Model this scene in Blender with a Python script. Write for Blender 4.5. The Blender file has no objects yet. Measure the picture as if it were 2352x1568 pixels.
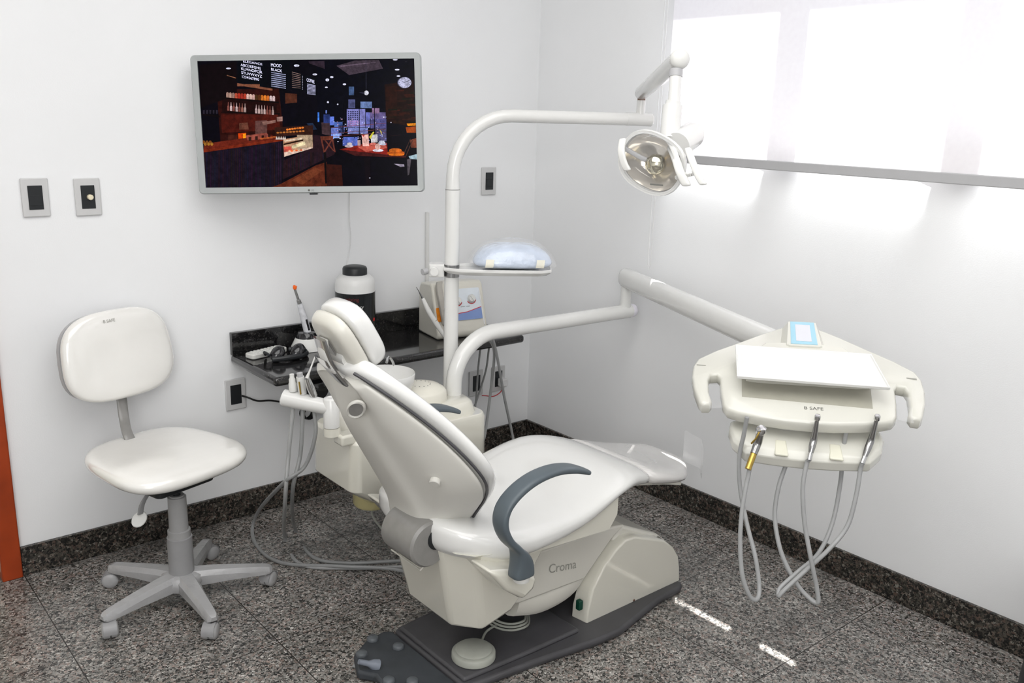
import bpy, bmesh, math, random
from mathutils import Vector, Matrix, Euler
random.seed(7)
col = bpy.context.scene.collection
PI = math.pi

# ---------------------------------------------------------------- materials
def new_mat(name):
    m = bpy.data.materials.new(name); m.use_nodes = True
    nt = m.node_tree; b = nt.nodes['Principled BSDF']
    return m, nt, b

def mat(name, c, rough=.5, metal=0., coat=0., noise=0., nscale=30., bump=0., bscale=200., trans=0., ior=1.45, alpha=1., emit=None, estr=0., coat_rough=.05, spec=.5):
    m, nt, b = new_mat(name)
    b.inputs['Base Color'].default_value = (*c, 1)
    b.inputs['Roughness'].default_value = rough
    b.inputs['Metallic'].default_value = metal
    b.inputs['Coat Weight'].default_value = coat
    b.inputs['Coat Roughness'].default_value = coat_rough
    b.inputs['Transmission Weight'].default_value = trans
    b.inputs['IOR'].default_value = ior
    b.inputs['Specular IOR Level'].default_value = spec
    b.inputs['Alpha'].default_value = alpha
    if emit:
        b.inputs['Emission Color'].default_value = (*emit, 1); b.inputs['Emission Strength'].default_value = estr
    tc = nt.nodes.new('ShaderNodeTexCoord')
    if noise:
        n = nt.nodes.new('ShaderNodeTexNoise'); n.inputs['Scale'].default_value = nscale; n.inputs['Detail'].default_value = 4
        nt.links.new(tc.outputs['Object'], n.inputs['Vector'])
        r = nt.nodes.new('ShaderNodeValToRGB')
        r.color_ramp.elements[0].color = (*[max(0, v*(1-noise)) for v in c], 1); r.color_ramp.elements[1].color = (*[min(1, v*(1+noise*.6)) for v in c], 1)
        r.color_ramp.elements[0].position = .3; r.color_ramp.elements[1].position = .7
        nt.links.new(n.outputs['Fac'], r.inputs['Fac']); nt.links.new(r.outputs['Color'], b.inputs['Base Color'])
    if bump:
        n = nt.nodes.new('ShaderNodeTexNoise'); n.inputs['Scale'].default_value = bscale; n.inputs['Detail'].default_value = 3
        nt.links.new(tc.outputs['Object'], n.inputs['Vector'])
        bp = nt.nodes.new('ShaderNodeBump'); bp.inputs['Strength'].default_value = bump; bp.inputs['Distance'].default_value = .01
        nt.links.new(n.outputs['Fac'], bp.inputs['Height']); nt.links.new(bp.outputs['Normal'], b.inputs['Normal'])
    return m

def granite(name, stops, scale, rough=.25, joints=False, coat=0.):
    m, nt, b = new_mat(name); L = nt.links.new
    g = nt.nodes.new('ShaderNodeNewGeometry')
    v = nt.nodes.new('ShaderNodeTexVoronoi'); v.inputs['Scale'].default_value = scale; v.inputs['Randomness'].default_value = 1
    n0 = nt.nodes.new('ShaderNodeTexNoise'); n0.inputs['Scale'].default_value = scale*.8; n0.inputs['Detail'].default_value = 2
    mx = nt.nodes.new('ShaderNodeMixRGB'); mx.inputs['Fac'].default_value = .02
    L(g.outputs['Position'], n0.inputs['Vector']); L(g.outputs['Position'], mx.inputs['Color1']); L(n0.outputs['Color'], mx.inputs['Color2'])
    L(mx.outputs['Color'], v.inputs['Vector'])
    sep = nt.nodes.new('ShaderNodeSeparateColor'); L(v.outputs['Color'], sep.inputs['Color'])
    r = nt.nodes.new('ShaderNodeValToRGB'); r.color_ramp.interpolation = 'LINEAR'
    els = r.color_ramp.elements
    els[0].position = stops[0][0]; els[0].color = (*stops[0][1], 1); els[1].position = stops[-1][0]; els[1].color = (*stops[-1][1], 1)
    for p, c in stops[1:-1]:
        e = els.new(p); e.color = (*c, 1)
    L(sep.outputs[0], r.inputs['Fac'])
    n1 = nt.nodes.new('ShaderNodeTexNoise'); n1.inputs['Scale'].default_value = 9; n1.inputs['Detail'].default_value = 5
    L(g.outputs['Position'], n1.inputs['Vector'])
    mr = nt.nodes.new('ShaderNodeMapRange'); mr.inputs['From Min'].default_value = .3; mr.inputs['From Max'].default_value = .7; mr.inputs['To Min'].default_value = .52; mr.inputs['To Max'].default_value = .95
    L(n1.outputs['Fac'], mr.inputs['Value'])
    mul = nt.nodes.new('ShaderNodeMixRGB'); mul.blend_type = 'MULTIPLY'; mul.inputs['Fac'].default_value = 1
    L(r.outputs['Color'], mul.inputs['Color1']); L(mr.outputs['Result'], mul.inputs['Color2'])
    out = mul.outputs['Color']
    if joints:
        s = nt.nodes.new('ShaderNodeSeparateXYZ'); L(g.outputs['Position'], s.inputs['Vector'])
        masks = []
        for ax, off in ((0, .718), (1, 1.815)):
            a = nt.nodes.new('ShaderNodeMath'); a.operation = 'ADD'; a.inputs[1].default_value = off+9.6+.0012; L(s.outputs[ax], a.inputs[0])
            md = nt.nodes.new('ShaderNodeMath'); md.operation = 'MODULO'; md.inputs[1].default_value = .48; L(a.outputs[0], md.inputs[0])
            lt = nt.nodes.new('ShaderNodeMath'); lt.operation = 'LESS_THAN'; lt.inputs[1].default_value = .0032; L(md.outputs[0], lt.inputs[0])
            masks.append(lt)
        mxx = nt.nodes.new('ShaderNodeMath'); mxx.operation = 'MAXIMUM'; L(masks[0].outputs[0], mxx.inputs[0]); L(masks[1].outputs[0], mxx.inputs[1])
        j = nt.nodes.new('ShaderNodeMixRGB'); j.inputs['Color2'].default_value = (.02, .017, .015, 1)
        L(mxx.outputs[0], j.inputs['Fac']); L(out, j.inputs['Color1']); out = j.outputs['Color']
    L(out, b.inputs['Base Color'])
    b.inputs['Roughness'].default_value = rough; b.inputs['Coat Weight'].default_value = coat
    return m

M = {}
M['wall'] = mat('wall_paint', (.81, .818, .828), .6, noise=.015, nscale=3, bump=.04, bscale=260)
M['ceil'] = mat('ceiling_paint', (.85, .85, .85), .8, noise=.01)
M['floor'] = granite('floor_granite', [(0, (.012, .013, .014)), (.2, (.05, .05, .048)), (.4, (.19, .185, .17)), (.6, (.40, .395, .37)), (.76, (.22, .20, .18)), (.86, (.30, .22, .19)), (1, (.62, .61, .57))], 175, .28, True)
M['skirt'] = granite('skirting_granite', [(0, (.006, .006, .007)), (.35, (.022, .021, .018)), (.65, (.085, .078, .065)), (.85, (.12, .08, .065)), (1, (.24, .23, .20))], 165, .22)
M['counter'] = granite('black_granite', [(0, (.006, .006, .007)), (.7, (.012, .012, .013)), (.93, (.035, .032, .03)), (1, (.10, .095, .09))], 260, .08, coat=.3)
M['vinyl'] = mat('white_vinyl', (.70, .70, .685), .18, coat=.8, noise=.02, nscale=6, bump=.03, bscale=14)
M['stoolvinyl'] = mat('stool_vinyl', (.80, .79, .76), .14, coat=.9, noise=.03, nscale=8, bump=.12, bscale=11)
M['shell'] = mat('cream_plastic', (.62, .605, .55), .32, coat=.25, noise=.03, nscale=5)
M['shell2'] = mat('chair_body_plastic', (.66, .645, .57), .14, coat=1., noise=.02, nscale=5)
M['backshell'] = mat('backrest_shell_plastic', (.60, .59, .55), .42, coat=.1, noise=.03, nscale=4)
M['white'] = mat('white_enamel', (.70, .70, .685), .2, coat=.5, noise=.01)
M['whitem'] = mat('matt_white_plastic', (.68, .68, .66), .45, noise=.01)
M['greyp'] = mat('light_grey_plastic', (.42, .42, .43), .4, noise=.02)
M['legp'] = mat('wrapped_grey_plastic', (.34, .34, .345), .25, coat=.5, noise=.05, nscale=20, bump=.25, bscale=45)
M['stgrey'] = mat('stool_grey', (.27, .27, .275), .35, noise=.05)
M['tvgrey'] = mat('silver_frame', (.37, .39, .39), .35, noise=.02)
M['plate'] = mat('plate_grey', (.56, .56, .56), .4, noise=.02)
M['black'] = mat('black_plastic', (.012, .014, .016), .4, noise=.1)
M['gblack'] = mat('gloss_black', (.008, .008, .01), .08, coat=.5, noise=.1)
M['arm'] = mat('slate_plastic', (.085, .105, .12), .38, noise=.08, nscale=12)
M['base'] = mat('dark_base', (.058, .057, .062), .42, noise=.2, nscale=10)
M['ftctl'] = mat('foot_control_rubber', (.04, .045, .052), .5, noise=.25, nscale=15)
M['pedal'] = mat('grey_pedal', (.34, .35, .31), .45, noise=.12, nscale=18)
M['roll'] = mat('hinge_grey', (.23, .225, .215), .3, coat=.2, noise=.08)
M['chrome'] = mat('chrome', (.62, .62, .62), .14, metal=1, noise=.03)
M['steel'] = mat('steel', (.36, .36, .36), .25, metal=1, noise=.05)
M['brass'] = mat('brass', (.55, .38, .10), .3, metal=1, noise=.1)
M['hose'] = mat('grey_hose', (.24, .245, .245), .4, noise=.06)
M['hosel'] = mat('pale_hose', (.31, .315, .315), .35, noise=.06)
M['cablew'] = mat('white_cable', (.72, .72, .72), .5, noise=.03)
M['cableb'] = mat('black_cable', (.01, .01, .01), .5, noise=.1)
M['red'] = mat('red_wire', (.5, .03, .04), .5, noise=.1)
M['wood'] = mat('orange_wood', (.34, .045, .008), .35, noise=.35, nscale=5)
M['doorp'] = mat('door_leaf', (.75, .74, .6), .5, noise=.03)
M['jug'] = mat('frosted_jug', (.70, .70, .69), .3, noise=.02)
M['label'] = mat('black_label', (.006, .008, .009), .2, noise=.1)
M['orange'] = mat('orange_cap', (.85, .13, .01), .35, noise=.1)
M['yellow'] = mat('warning_sticker', (.8, .25, .01), .5, noise=.3, nscale=40)
M['blue'] = mat('pale_blue_panel', (.33, .56, .68), .3, noise=.03)
M['blueb'] = mat('panel_blue', (.20, .29, .56), .4, noise=.03)
M['panel'] = mat('panel_white', (.68, .73, .78), .35, noise=.02)
M['scr'] = mat('display_grey', (.62, .63, .68), .3, noise=.02)
M['ink'] = mat('grey_ink', (.10, .10, .09), .6, noise=.05)
M['inkl'] = mat('pale_ink', (.30, .30, .27), .6, noise=.05)
M['inkw'] = mat('white_ink', (.6, .6, .6), .6, noise=.05)
M['film'] = None
M['bagblue'] = mat('pale_blue_packet', (.55, .62, .74), .2, coat=.8, noise=.12, nscale=18, bump=.6, bscale=35)
M['tape'] = mat('cream_tape', (.72, .70, .60), .4, noise=.02)
M['glassamber'] = mat('reflector_glass', (.72, .68, .62), .08, metal=.55, noise=.05)
M['bulb'] = mat('bulb_cap', (.62, .58, .45), .12, metal=1, noise=.05)
M['tank'] = mat('yellowed_tank', (.48, .43, .22), .3, noise=.08)
M['green'] = mat('green_switch', (.004, .05, .03), .3, noise=.1)
M['screw'] = mat('screw', (.18, .1, .07), .4, metal=.6, noise=.1)
M['light'] = mat('lamp_diffuser', (1, 1, 1), .5, emit=(1, 1, 1), estr=6)

def film_mat(name, a, rough, tint=(1, 1, 1), edge=.5):
    m = bpy.data.materials.new(name); m.use_nodes = True; nt = m.node_tree; nt.nodes.clear()
    o = nt.nodes.new('ShaderNodeOutputMaterial'); mx = nt.nodes.new('ShaderNodeMixShader')
    t = nt.nodes.new('ShaderNodeBsdfTransparent'); t.inputs['Color'].default_value = (*tint, 1)
    g = nt.nodes.new('ShaderNodeBsdfPrincipled'); g.inputs['Base Color'].default_value = (.85, .86, .88, 1); g.inputs['Roughness'].default_value = rough; g.inputs['Coat Weight'].default_value = 1
    tc = nt.nodes.new('ShaderNodeTexCoord'); n = nt.nodes.new('ShaderNodeTexNoise'); n.inputs['Scale'].default_value = 22
    bp = nt.nodes.new('ShaderNodeBump'); bp.inputs['Strength'].default_value = .5; bp.inputs['Distance'].default_value = .01
    lw = nt.nodes.new('ShaderNodeLayerWeight'); lw.inputs['Blend'].default_value = .3
    ad = nt.nodes.new('ShaderNodeMath'); ad.operation = 'MULTIPLY_ADD'; ad.inputs[1].default_value = edge; ad.inputs[2].default_value = a; ad.use_clamp = True
    nt.links.new(tc.outputs['Object'], n.inputs['Vector']); nt.links.new(n.outputs['Fac'], bp.inputs['Height']); nt.links.new(bp.outputs['Normal'], g.inputs['Normal'])
    nt.links.new(lw.outputs['Facing'], ad.inputs[0]); nt.links.new(ad.outputs[0], mx.inputs['Fac'])
    nt.links.new(t.outputs[0], mx.inputs[1]); nt.links.new(g.outputs[0], mx.inputs[2]); nt.links.new(mx.outputs[0], o.inputs['Surface'])
    return m
M['film'] = film_mat('clear_film', .04, .12, edge=.35)
M['shield'] = film_mat('clear_shield', .05, .05)
M['glass'] = film_mat('window_glass', .03, .02, edge=.02)

def blind_mat():
    m = bpy.data.materials.new('translucent_blind'); m.use_nodes = True; nt = m.node_tree; nt.nodes.clear()
    o = nt.nodes.new('ShaderNodeOutputMaterial'); mx = nt.nodes.new('ShaderNodeMixShader'); mx.inputs['Fac'].default_value = .45
    d = nt.nodes.new('ShaderNodeBsdfDiffuse'); t = nt.nodes.new('ShaderNodeBsdfTranslucent')
    tc = nt.nodes.new('ShaderNodeTexCoord'); n = nt.nodes.new('ShaderNodeTexNoise'); n.inputs['Scale'].default_value = 60
    r = nt.nodes.new('ShaderNodeValToRGB'); r.color_ramp.elements[0].color = (.9, .88, .9, 1); r.color_ramp.elements[1].color = (.95, .94, .95, 1)
    nt.links.new(tc.outputs['Object'], n.inputs['Vector']); nt.links.new(n.outputs['Fac'], r.inputs['Fac'])
    nt.links.new(r.outputs['Color'], d.inputs['Color']); nt.links.new(r.outputs['Color'], t.inputs['Color'])
    nt.links.new(d.outputs[0], mx.inputs[1]); nt.links.new(t.outputs[0], mx.inputs[2]); nt.links.new(mx.outputs[0], o.inputs['Surface'])
    return m
M['blind'] = blind_mat()

def screen_mat():
    m = bpy.data.materials.new('screen_picture'); m.use_nodes = True; nt = m.node_tree; nt.nodes.clear()
    o = nt.nodes.new('ShaderNodeOutputMaterial'); e = nt.nodes.new('ShaderNodeEmission'); a = nt.nodes.new('ShaderNodeAttribute'); a.attribute_name = 'tint'
    tc = nt.nodes.new('ShaderNodeTexCoord'); n = nt.nodes.new('ShaderNodeTexNoise'); n.inputs['Scale'].default_value = 55; n.inputs['Detail'].default_value = 6; n.inputs['Roughness'].default_value = .75
    mr = nt.nodes.new('ShaderNodeMapRange'); mr.inputs['From Min'].default_value = .35; mr.inputs['From Max'].default_value = .65; mr.inputs['To Min'].default_value = .35; mr.inputs['To Max'].default_value = 1.05
    mu = nt.nodes.new('ShaderNodeMixRGB'); mu.blend_type = 'MULTIPLY'; mu.inputs['Fac'].default_value = 1
    g = nt.nodes.new('ShaderNodeBsdfGlossy'); g.inputs['Roughness'].default_value = .2; g.inputs['Color'].default_value = (.004, .004, .004, 1)
    ad = nt.nodes.new('ShaderNodeAddShader')
    nt.links.new(tc.outputs['Object'], n.inputs['Vector']); nt.links.new(n.outputs['Fac'], mr.inputs['Value'])
    nt.links.new(a.outputs['Color'], mu.inputs['Color1']); nt.links.new(mr.outputs['Result'], mu.inputs['Color2'])
    nt.links.new(mu.outputs['Color'], e.inputs['Color']); e.inputs['Strength'].default_value = 1.
    nt.links.new(e.outputs[0], ad.inputs[0]); nt.links.new(g.outputs[0], ad.inputs[1]); nt.links.new(ad.outputs[0], o.inputs['Surface'])
    return m
M['screen'] = screen_mat()

# ---------------------------------------------------------------- mesh tools
def V3(p): return Vector(p)
def spline(pts, n=8):
    P = [Vector(p) for p in pts]
    if len(P) < 3: return P
    out = []
    for i in range(len(P)-1):
        p0 = P[i-1] if i else P[0]*2-P[1]; p1 = P[i]; p2 = P[i+1]; p3 = P[i+2] if i+2 < len(P) else P[-1]*2-P[-2]
        for k in range(n):
            t = k/n
            out.append(.5*((2*p1)+(-p0+p2)*t+(2*p0-5*p1+4*p2-p3)*t*t+(-p0+3*p1-3*p2+p3)*t**3))
    out.append(P[-1]); return out

class MB:
    def __init__(s): s.v = []; s.f = []
    def add(s, vs, fs):
        b = len(s.v); s.v += [tuple(v) for v in vs]; s.f += [tuple(b+i for i in f) for f in fs]; return s
    def box(s, lo, hi, m=None):
        vs = [Vector((x, y, z)) for x in (lo[0], hi[0]) for y in (lo[1], hi[1]) for z in (lo[2], hi[2])]
        if m: vs = [m @ v for v in vs]
        return s.add(vs, [(0, 1, 3, 2), (4, 6, 7, 5), (0, 4, 5, 1), (2, 3, 7, 6), (0, 2, 6, 4), (1, 5, 7, 3)])
    def loft(s, rings, cap=True, close=False):
        n = len(rings[0]); vs = [p for r in rings for p in r]; fs = []
        m = len(rings)
        for i in range(m if close else m-1):
            for k in range(n):
                a = i*n+k; b = i*n+(k+1) % n; j = (i+1) % m
                fs.append((a, b, j*n+(k+1) % n, j*n+k))
        if cap and not close: fs += [tuple(range(n))[::-1], tuple((m-1)*n+k for k in range(n))]
        return s.add(vs, fs)
    def tube(s, pts, r, seg=16, cap=True, smooth=0, flat=None):
        P = spline(pts, smooth) if smooth else [Vector(p) for p in pts]
        R = r if isinstance(r, (list, tuple)) else [r]*len(P)
        if len(R) != len(P):
            R = [R[min(len(R)-1, int(i/(len(P)-1)*(len(R)-1)))]*(1-((i/(len(P)-1)*(len(R)-1)) % 1))+R[min(len(R)-1, int(i/(len(P)-1)*(len(R)-1))+1)]*((i/(len(P)-1)*(len(R)-1)) % 1) for i in range(len(P))]
        rings = []; up = None
        for i, p in enumerate(P):
            t = (P[min(i+1, len(P)-1)]-P[max(i-1, 0)])
            t = t.normalized() if t.length > 1e-9 else Vector((0, 0, 1))
            if up is None: up = Vector((0, 0, 1)) if abs(t.z) < .9 else Vector((1, 0, 0))
            a = (up-t*up.dot(t))
            if a.length < 1e-6: a = t.orthogonal()
            a.normalize(); b = t.cross(a); up = a
            rings.append([p+(a*math.cos(q)+b*math.sin(q))*R[i] for q in [2*PI*k/seg for k in range(seg)]])
        return s.loft(rings, cap)
    def sweep(s, pts, side, w, t, smooth=0, n=12):
        """strap: rounded cross-section, w along side, t across"""
        P = spline(pts, smooth) if smooth else [Vector(p) for p in pts]; side = Vector(side).normalized(); rings = []
        for i, p in enumerate(P):
            u = i/(len(P)-1); W = w(u) if callable(w) else w; T = t(u) if callable(t) else t
            d = (P[min(i+1, len(P)-1)]-P[max(i-1, 0)]).normalized(); nn = d.cross(side).normalized()
            rings.append([p+side*sq(math.cos(q), .6)*W/2+nn*sq(math.sin(q), .6)*T/2 for q in [2*PI*k/n+PI/n for k in range(n)]])
        return s.loft(rings)
    def lathe(s, prof, c=(0, 0, 0), axis=(0, 0, 1), seg=32, sx=1, sy=1, cap=True):
        z = Vector(axis).normalized(); x = z.orthogonal().normalized() if abs(z.z) < .999 else Vector((1, 0, 0)); y = z.cross(x); c = Vector(c)
        rings = [[c+x*(r*sx*math.cos(q))+y*(r*sy*math.sin(q))+z*h for q in [2*PI*k/seg for k in range(seg)]] for r, h in prof]
        return s.loft(rings, cap)
    def prism(s, poly, a, b, f):
        """poly of 2D pts extruded from a to b; f(u,v,h)->3D"""
        return s.loft([[f(u, v, a) for u, v in poly], [f(u, v, b) for u, v in poly]])
    def build(s, name, m, parent=None, bevel=0, bseg=3, sub=0, angle=35, solid=0):
        me = bpy.data.meshes.new(name); me.from_pydata(s.v, [], s.f); me.validate()
        bm = bmesh.new(); bm.from_mesh(me); bmesh.ops.recalc_face_normals(bm, faces=bm.faces); bm.to_mesh(me); bm.free()
        for p in me.polygons: p.use_smooth = True
        me.set_sharp_from_angle(angle=math.radians(angle))
        o = bpy.data.objects.new(name, me); col.objects.link(o); me.materials.append(m)
        if parent is not None:
            o.parent = parent; o.matrix_parent_inverse = parent.matrix_world.inverted() if False else Matrix.Translation(-parent_loc(parent))
        if solid:
            q = o.modifiers.new('solid', 'SOLIDIFY'); q.thickness = solid; q.offset = 0
        if bevel:
            q = o.modifiers.new('bevel', 'BEVEL'); q.width = bevel; q.segments = bseg; q.limit_method = 'ANGLE'; q.angle_limit = math.radians(30)
        if sub:
            q = o.modifiers.new('sub', 'SUBSURF'); q.levels = sub; q.render_levels = sub
        return o

def parent_loc(p):
    return Vector(p.location) if p is not None and p.type == 'EMPTY' else Vector((0, 0, 0))
def sq(v, e): return math.copysign(abs(v)**e, v)
def empty(name, loc, label, cat, group=None):
    o = bpy.data.objects.new(name, None); col.objects.link(o); o.location = loc; o.empty_display_size = .05
    return tag(o, label, cat, group)
def tag(o, label=None, cat=None, group=None, kind=None):
    if label: o['label'] = label
    if cat: o['category'] = cat
    if group: o['group'] = group
    if kind: o['kind'] = kind
    return o
def box(name, lo, hi, m, parent=None, bevel=0, **k): return MB().box(lo, hi).build(name, m, parent, bevel, **k)
def struct(o): o['kind'] = 'structure'; return o
def rrect(w, h, r, n=5, cx=0, cy=0):
    out = []
    for sx, sy, a0 in ((1, 1, 0), (-1, 1, 90), (-1, -1, 180), (1, -1, 270)):
        for k in range(n+1):
            a = math.radians(a0+90*k/n); out.append((cx+sx*(w/2-r)+r*math.cos(a), cy+sy*(h/2-r)+r*math.sin(a)))
    return out
def frame(o, x, y, z):
    """function (u,v,h) -> o + x*u + y*v + z*h"""
    o, x, y, z = Vector(o), Vector(x), Vector(y), Vector(z)
    return lambda u, v, h=0: o+x*u+y*v+z*h
def text(body, name, f, size, m, parent, u=0, v=0, h=.0006, align='CENTER', shear=0, ext=0., sx=1.):
    c = bpy.data.curves.new(name, 'FONT'); c.body = body; c.size = size; c.align_x = align; c.shear = shear; c.extrude = ext; c.space_line = .9
    o = bpy.data.objects.new(name, c); col.objects.link(o)
    bpy.context.view_layer.update()
    me = bpy.data.meshes.new_from_object(o.evaluated_get(bpy.context.evaluated_depsgraph_get())); bpy.data.objects.remove(o)
    for q in me.vertices: q.co = f(u+q.co.x*sx, v+q.co.y, h+q.co.z)
    me.materials.clear(); me.materials.append(m)
    o = bpy.data.objects.new(name, me); col.objects.link(o)
    if parent is not None: o.parent = parent; o.matrix_parent_inverse = Matrix.Translation(-parent_loc(parent))
    return o

# camera axes of this room's viewpoint, used only to aim the camera
CAM = Vector((-2.6751, -3.0305, 1.5))
RX, RY, RZ = Vector((.76708, -.64093, .02827)), Vector((.13671, .20636, .96888)), Vector((-.62682, -.73934, .24591))

# ================================================================ ROOM
CEIL = 2.75; X0 = -4.3; Y0 = -4.7
struct(box('floor', (X0-.2, Y0-.2, -.1), (.5, .3, 0), M['floor']))
struct(box('ceiling', (X0-.2, Y0-.2, CEIL), (.15, .15, CEIL+.1), M['ceil']))
struct(MB().box((-2.215, 0, 0), (.15, .15, CEIL)).box((-3.1, 0, 2.1), (-2.215, .15, CEIL)).box((X0-.2, 0, 0), (-3.1, .15, CEIL)).build('wall_left', M['wall']))
WY0, WY1, WZ0, WZ1 = -3.6, -.60, 1.392, 2.33
wr = MB().box((0, Y0-.2, 0), (.15, 0, WZ0)).box((0, Y0-.2, WZ1), (.15, 0, CEIL)).prism([(0, 0), (0, -.735), (.15, WY1), (.15, 0)], WZ0, WZ1, lambda u, v, h: Vector((u, v, h))).box((0, Y0-.2, WZ0), (.15, WY0, WZ1))
struct(wr.build('wall_right', M['wall']))
struct(box('wall_back', (X0-.2, Y0-.15, 0), (0, Y0, CEIL), M['wall']))
struct(box('wall_side', (X0-.15, Y0, 0), (X0, 0, CEIL), M['wall']))
struct(box('baseboard_left', (-2.16, -.012, 0), (-.012, 0, .1), M['skirt'], bevel=.002))
struct(box('baseboard_right', (-.012, Y0, 0), (0, 0, .1), M['skirt'], bevel=.002))
struct(box('baseboard_back', (X0+.012, Y0, 0), (-.012, Y0+.012, .1), M['skirt'], bevel=.002))
struct(box('baseboard_side', (X0, Y0, 0), (X0+.012, 0, .1), M['skirt'], bevel=.002))
# door frame at the left end of the left wall
dr = bpy.data.objects.new('door_1', None); col.objects.link(dr); dr.location = (-2.65, .05, 0); struct(dr)
dfm = MB().box((-2.222, -.02, 0), (-2.162, .1, 2.16)).box((-3.15, -.02, 0), (-3.09, .1, 2.16)).box((-3.15, -.02, 2.1), (-2.162, .1, 2.16))
dfm.build('door_frame', M['wood'], dr, bevel=.004)
box('door_panel', (-3.09, .045, .005), (-2.224, .085, 2.1), M['doorp'], dr, bevel=.003)
dh = MB().tube([(-3.02, .045, 1.02), (-3.02, -.005, 1.02), (-2.91, -.005, 1.02)], .009, 12); dh.build('door_handle', M['chrome'], dr)
# window frame and mullions behind the blind
wn = bpy.data.objects.new('window_1', None); col.objects.link(wn); wn.location = (.1, -2.1, WZ0); struct(wn)
wf = MB().box((.07, WY0, WZ0), (.12, WY1, WZ0+.02)).box((.07, WY0, WZ1-.05), (.12, WY1, WZ1)).box((.07, WY0, WZ0), (.12, WY0+.04, WZ1)).box((.07, WY1-.02, WZ0), (.12, WY1, WZ1))
wf.build('window_frame', M['white'], wn)
for k in range(5):
    yc = -1.175-.585*k+.0
    if yc-.05 > WY0: MB().box((.08, yc-.05, WZ0+.02), (.09, yc+.05, WZ1-.05)).build('mullion', M['white'], wn)
box('pane', (.098, WY0+.04, WZ0+.02), (.102, WY1-.02, WZ1-.05), M['glass'], wn)
struct(box('sun_blocker_1', (.001, WY0, WZ0), (.06, -1.405, WZ0+.068), M['whitem'], bevel=.004))  # unseen block added on the sill to cut the sun strip short
# roller blind
rb = empty('roller_blind', (-.05, -2.1, 1.34), 'white translucent roller blind glowing with daylight over the wall window', 'blind')
box('fabric', (-.0505, -3.62, 1.365), (-.0495, -.775, 2.5), M['blind'], rb)
box('bottom_bar', (-.056, -3.62, 1.3385), (-.044, -.775, 1.369), M['greyp'], rb, bevel=.003)
MB().tube([(-.055, -3.62, 2.52), (-.055, -.765, 2.52)], .035, 20).build('roller_tube', M['whitem'], rb)
cc = MB().tube([(-.055, -.735, 2.5), (-.055, -.735, .95), (-.055, -.742, .93), (-.055, -.749, .95), (-.055, -.749, 2.5)], .0016, 6); cc.build('pull_cord', M['cablew'], rb)

# ================================================================ WALL PLATES
PLG = 'grey switch and socket plates on the left wall'
def wall_plate(name, x, z, label, cat, knob=False, wdt=.076, hgt=.116, plug=False):
    o = empty(name, (x, 0, z), label, cat)
    f = frame((x, 0, z), (1, 0, 0), (0, 0, 1), (0, -1, 0))
    MB().prism(rrect(wdt, hgt, .004), 0, .009, f).build('cover_plate', M['plate'], o, bevel=.003)
    ins = MB().prism(rrect(wdt*.53, hgt*.62, .001), .007, .0105, f).build('insert', M['black'], o)
    if not knob and not plug and name == 'light_switch':
        MB().prism(rrect(wdt*.5, hgt*.28, .001, cy=-.008), .0105, .0118, f).build('rocker', M['black'], ins, bevel=.0008)
    if knob: MB().lathe([(.0085, 0), (.0085, .012), (.006, .014)], f(.004, 0, .0105), (0, -1, 0), 20).build('dimmer_knob', mat('cream_knob', (.75, .68, .5), .3, noise=.02), o)
    return o
wall_plate('light_switch', -2.0125, 1.2105, 'grey plate with black rocker, leftmost switch on the wall beside the door frame', 'switch')
wall_plate('dimmer_switch', -1.8635, 1.207, 'grey plate with black insert and small cream round dimmer knob', 'switch', knob=True)
wall_plate('light_switch', -.265, 1.216, 'grey plate with black insert on the wall between the lamp pole and the room corner', 'switch')
wall_plate('power_socket', -1.418, .481, 'grey plate with black insert under the left end of the black counter', 'socket')
wall_plate('power_socket', -.313, .332, 'grey plate with black socket insert behind the hanging cables, left of the white plug', 'socket')
wall_plate('power_socket', -.187, .332, 'grey socket plate holding a white plug, nearest the room corner under the counter', 'socket')
pg = empty('power_plug', (-.178, -.012, .318), 'white plug with thin red wire in the socket nearest the room corner', 'plug')
box('plug_body', (-.195, -.045, .300), (-.160, -.0108, .336), M['cablew'], pg, bevel=.005)
MB().tube([(-.178, -.03, .30), (-.19, -.03, .275), (-.23, -.03, .262), (-.265, -.02, .268), (-.285, -.015, .272)], .0022, 8, smooth=6).build('wire', M['red'], pg)
tag(box('cable_trunking', (-.587, -.012, .7125), (-.573, 0, 1.10), M['white'], bevel=.002), 'thin white vertical cable trunking strip on the wall left of the lamp pole', 'cable cover')
tvc = MB().tube([(-0.9337, -0.0040, 1.1995), (-0.9356, -0.0040, 1.0948), (-0.9313, -0.0040, 1.0199), (-0.9440, -0.0040, 0.9454), (-.985, -.004, .80), (-.98, -.004, .716)], .0018, 6, smooth=6).build('thin_cable', M['cablew'])
tag(tvc, 'thin white cable running down the wall below the television', 'cable')

# ================================================================ TELEVISION
tvo = empty('television', (-1.2631, -.3202, 1.4444), 'flat screen television with silver frame showing a dim night cafe', 'television')
tr_, tu_, tn_ = Vector((.7611, -.6474, .0394)), Vector((.0179, .0817, .9965)), Vector((-.6484, -.7577, .0738))
ft = frame((-1.2631, -.3202, 1.4444), tr_, tu_, tn_)
TW, TH = .735, .437
SL, SR, SB, ST = -TW/2+.0225, TW/2-.0205, -TH/2+.021, TH/2-.0185
bz = MB(); outer = rrect(TW, TH, .014, 5); inner = rrect(SR-SL, ST-SB, .001, 5, (SL+SR)/2, (ST+SB)/2); outer2 = rrect(TW-.006, TH-.006, .012, 5)
bz.loft([[ft(u, v, -.028) for u, v in outer], [ft(u, v, -.003) for u, v in outer], [ft(u, v, .002) for u, v in outer2], [ft(u, v, 0) for u, v in inner], [ft(u, v, -.006) for u, v in inner]], cap=False)
bz.build('frame', M['tvgrey'], tvo, angle=40)
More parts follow.
